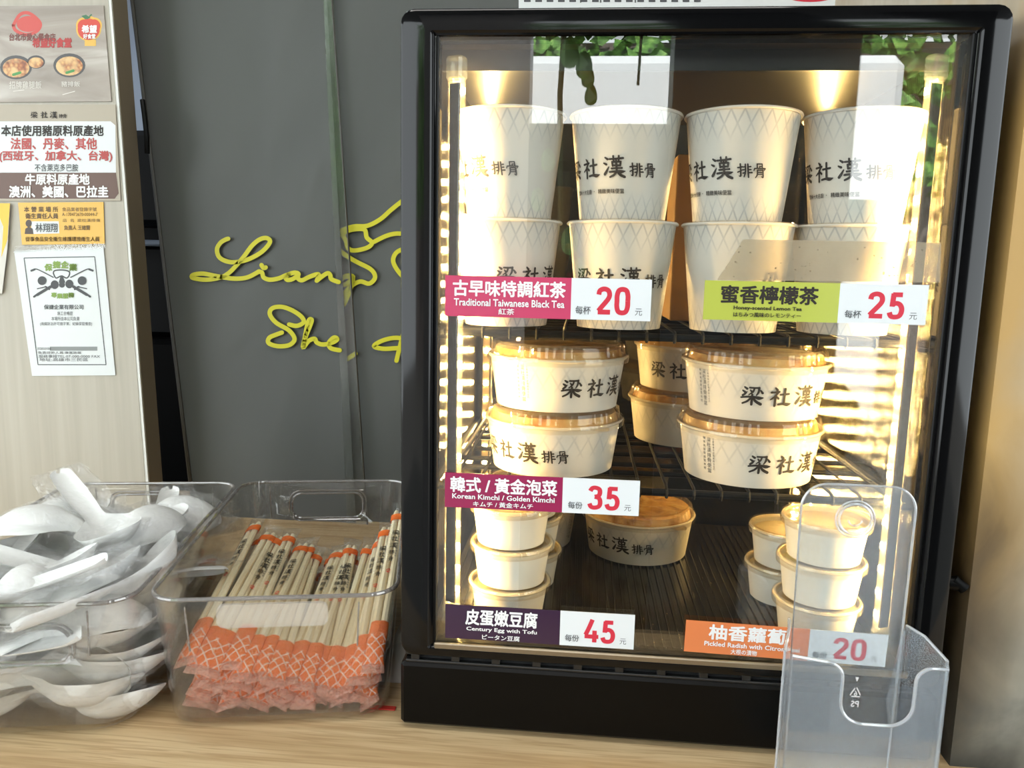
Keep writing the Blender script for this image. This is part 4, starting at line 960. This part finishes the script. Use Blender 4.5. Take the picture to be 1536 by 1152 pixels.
# ================================================================ acrylic leaflet holder
hd = thing('leaflet_holder', 'clear acrylic leaflet holder standing in front of the cabinet at the right', 'holder', (.130, -.03, 0))
HXC = .130
def prm(mb, pts, y0, y1):             # outline in (x, z) swept in y, local to the holder
    mb.prism([(x-HXC, z) for x, z in pts], -(y1+.03), -(y0+.03), Matrix(((1, 0, 0, 0), (0, 0, -1, 0), (0, 1, 0, 0), (0, 0, 0, 1))))
def arc(cx, cz, r, a0, a1, n=8): return [(cx+r*math.cos(math.radians(a0+(a1-a0)*i/n)), cz+r*math.sin(math.radians(a0+(a1-a0)*i/n))) for i in range(n+1)]
mb = MB(); bp = [(.0925, .002), (.1690, .002)]+arc(.1708-.018, .2358-.018, .018, 0, 90)+arc(.0902+.018, .2358-.018, .018, 90, 180)
prm(mb, bp, -.032, -.0296); mb.obj('back_plate', M['acrylic'], hd)
mb = MB(); E = [(x-HXC, -.0004-.0012, z) for x, z in bp]; mb.tube(E, .0009, 6, closed=True); mb.obj('plate_edge', M['acrylic_edge'], hd)
mb = MB()
for r, rr in ((.0115, .0011), (.0138, .0007)): mb.tube([(.1288-HXC+r*math.cos(2*PI*i/28), -.0026, .2105+r*math.sin(2*PI*i/28)) for i in range(28)], rr, 8, closed=True)
mb.tube([(.1288-HXC+.005*math.cos(a), -.0026, .2105+.005*math.sin(a)) for a in [PI*(1.05+.9*i/8) for i in range(9)]], .0006, 6); mb.obj('hanging_boss', M['acrylic_edge'], hd)
# pocket: side walls flare to the front, front panel with a U cut
YF = -.082
def wall(xb, xf, sgn):
    mb = MB(); zb, zf = .1300, .1220; vs = []
    for off in (0, sgn*.002):
        vs += [(xb+off-HXC, 0, .001), (xf+off-HXC, YF+.03+.008, .001), (xf+off-HXC, YF+.03+.008, zf+.004), ((xb*.6+xf*.4)+off-HXC, (YF+.03)*.4, zb+.002), (xb+off-HXC, 0, zb)]
    mb.add(vs, [(0, 1, 2, 3, 4), (9, 8, 7, 6, 5)]+[(i, (i+1) % 5, 5+(i+1) % 5, 5+i) for i in range(5)]); mb.obj('pocket_side', M['acrylic'], hd)
    mb = MB(); mb.tube([vs[4], vs[3], vs[2]], .0011, 6); mb.tube([vs[2], vs[1]], .0010, 6); mb.obj('side_edge', M['acrylic_edge'], hd)
wall(.0885, .0745, 1); wall(.1735, .1830, -1)
U = [(.0775, .001), (.1805, .001), (.1805, .1240)]+arc(.1602+.011, .1240-.011, .011, 90, 180)+arc(.1602-.016, .0800+.016, .016, 0, -90)+arc(.1120+.016, .0800+.016, .016, 270, 180)+arc(.1120-.011, .1240-.011, .011, 0, 90)+[(.0775, .1270)]
mb = MB(); prm(mb, U, YF-.001, YF+.001)
for xa, xb, sg in ((.0775, .0745, 1), (.1805, .1830, -1)): mb.add([(xa-HXC, YF+.029, .001), (xb-HXC, YF+.038, .001), (xb-HXC, YF+.038, .126), (xa-HXC, YF+.029, .1262), (xa-HXC+sg*.0015, YF+.031, .001), (xb-HXC+sg*.002, YF+.038, .001), (xb-HXC+sg*.002, YF+.038, .126), (xa-HXC+sg*.0015, YF+.031, .1262)], [(0, 1, 2, 3), (7, 6, 5, 4), (0, 3, 7, 4), (1, 5, 6, 2), (3, 2, 6, 7), (0, 4, 5, 1)])
mb.obj('pocket_front', M['acrylic'], hd)
mb = MB(); mb.tube([(x-HXC, YF+.03, z) for x, z in U[2:]], .0012, 6); mb.obj('front_edge', M['acrylic_edge'], hd)
mb = MB(); mb.box((-.048, YF+.032, .0005), (.048, 0, .0028), .0006); mb.obj('pocket_floor', M['acrylic'], hd)
mb = MB(); mb.prism([(.0325, .070), (.0395, .128), (.0412, .128), (.0412, .055), (.036, .050)], -.0045, -.0030, Matrix(((1, 0, 0, 0), (0, 0, 1, 0), (0, 1, 0, 0), (0, 0, 0, 1)))); mb.obj('divider', M['acrylic'], hd, smooth=0)
k = Ink()
for i in range(3):
    a = math.radians(90+120*i); b = math.radians(90+120*(i+1)); p0 = (9*math.cos(a), 9*math.sin(a)); p1 = (9*math.cos(b), 9*math.sin(b)); k.stroke([(p0[0]*.86+p1[0]*.14, p0[1]*.86+p1[1]*.14), (p0[0]*.2+p1[0]*.8, p0[1]*.2+p1[1]*.8)], 1.6)
k.text('6', -2, -3.5, 2.2, 3.5, .02); k.text('PS', -5, -18, 5, -10, .02); k.poly([(-2.6, 22), (2.6, 22), (0, 16)])
k.obj('moulded_mark', lambda x, y, h: ((.1405-HXC)-x*.00056, -.0026-h, .075+y*.0006), M['white'], hd)

# ================================================================ the street behind the viewer (seen in the glass)
n = N('hedge'); v = n.noise(9, 5, n.obj(), .4); M['hedge'] = n.done(n.bsdf(n.ramp(v, (.35, lin(28, 56, 18)), (.55, lin(88, 140, 52)), (.75, lin(150, 190, 96))), .6))
mb = MB(); rnd = random.Random(3)
for i in range(2600):
    x = rnd.uniform(-5, 5); z = rnd.uniform(1.2, 5.2); y = -9.5+rnd.uniform(-.5, .5); s_ = rnd.uniform(.09, .22)
    a, b = rnd.uniform(0, 2*PI), rnd.uniform(-1, 1); u_ = Vector((math.cos(a), math.sin(a)*.5, b)).normalized()*s_; v_ = u_.cross(Vector((.3, 1, .2))).normalized()*s_*.6; c_ = Vector((x, y, z))
    mb.add([c_-u_, c_-v_, c_+u_, c_+v_], [(0, 1, 2, 3)])
o = mb.obj('street_foliage', M['hedge'], smooth=0); tag(o, 'dense green street foliage across the road, mirrored in the cabinet glass', 'foliage', kind='stuff')
slab('wall_street', (-6, -10.6, -.9), (6, -10.4, 3.4), plain('street_wall', lin(120, 112, 108), .8))
vn = thing('delivery_van', 'white delivery van parked across the pavement, mirrored in the glass', 'van', (.25, -5.0, -.9))
mb = MB(); mb.box((-.9, -.5, .35), (1.6, .5, 2.62), .06); mb.obj('body', plain('van_white', lin(240, 244, 246), .3), vn)
mb = MB(); mb.box((-.8, .49, 1.35), (1.5, .515, 1.75), .01); mb.obj('side_window', plain('van_glass', lin(40, 70, 72), .1), vn)
for x in (-.5, 1.2): mb = MB(); mb.lathe([(0, -.1), (.3, -.1), (.33, -.06), (.33, .06), (.3, .1), (0, .1)], 24, Matrix.Translation((x, .42, .33)) @ Matrix.Rotation(PI/2, 4, 'X')); mb.obj('wheel', M['black'], vn)
# shop-front posts under the awning, then added dark pieces
slab('trim_1', (-.62, -1.35, -.9), (-.21, -1.25, 1.75), plain('post_grey', lin(214, 212, 214), .6))
slab('trim_2', (.115, -1.35, -.9), (.52, -1.25, 1.75), plain('post_dark', lin(58, 64, 70), .5))
slab('added_post', (.76, -1.35, -.9), (1.2, -1.25, 1.75), plain('post_black', lin(40, 42, 44), .5))  # unseen dark post added to darken what the right frame bar reflects
slab('added_panel', (-.21, -1.33, -.9), (.115, -1.27, .72), plain('panel_dark', lin(52, 48, 46), .5))  # unseen dark panel added to darken the lower reflection in the glass
# trailing plant hung at the shop front
hp = thing('hanging_plant', 'trailing green plant hung at the shop front, mirrored in the glass', 'plant', (-.12, -.98, 1.72))
mb = MB(); mb.tube([(0, 0, 0), (.01, 0, -.5), (-.01, .01, -1.0), (0, 0, -1.3)], .006, 6); mb.tube([(.16, 0, 0), (.15, 0, -.6), (.14, 0, -.98)], .003, 6); mb.obj('stem', plain('stem', lin(96, 104, 70), .6), hp)
mb = MB(); rnd = random.Random(8)
for z in [-.93, -.95, -.97, -1.0, -1.12, -1.2, -1.28, -1.33, -1.38]:
    a = rnd.uniform(0, 2*PI); c_ = Vector((.05*math.cos(a), .03*math.sin(a), z)); L_ = rnd.uniform(.018, .030); pts = []
    for i in range(12): t = 2*PI*i/12; pts.append(c_+Vector((L_*.62*math.sin(t), .012*math.cos(2*t), L_*math.cos(t))))
    mb.add(pts, [tuple(range(12))])
mb.obj('leaf', plain('leaf', lin(96, 150, 62), .4), hp, smooth=0)
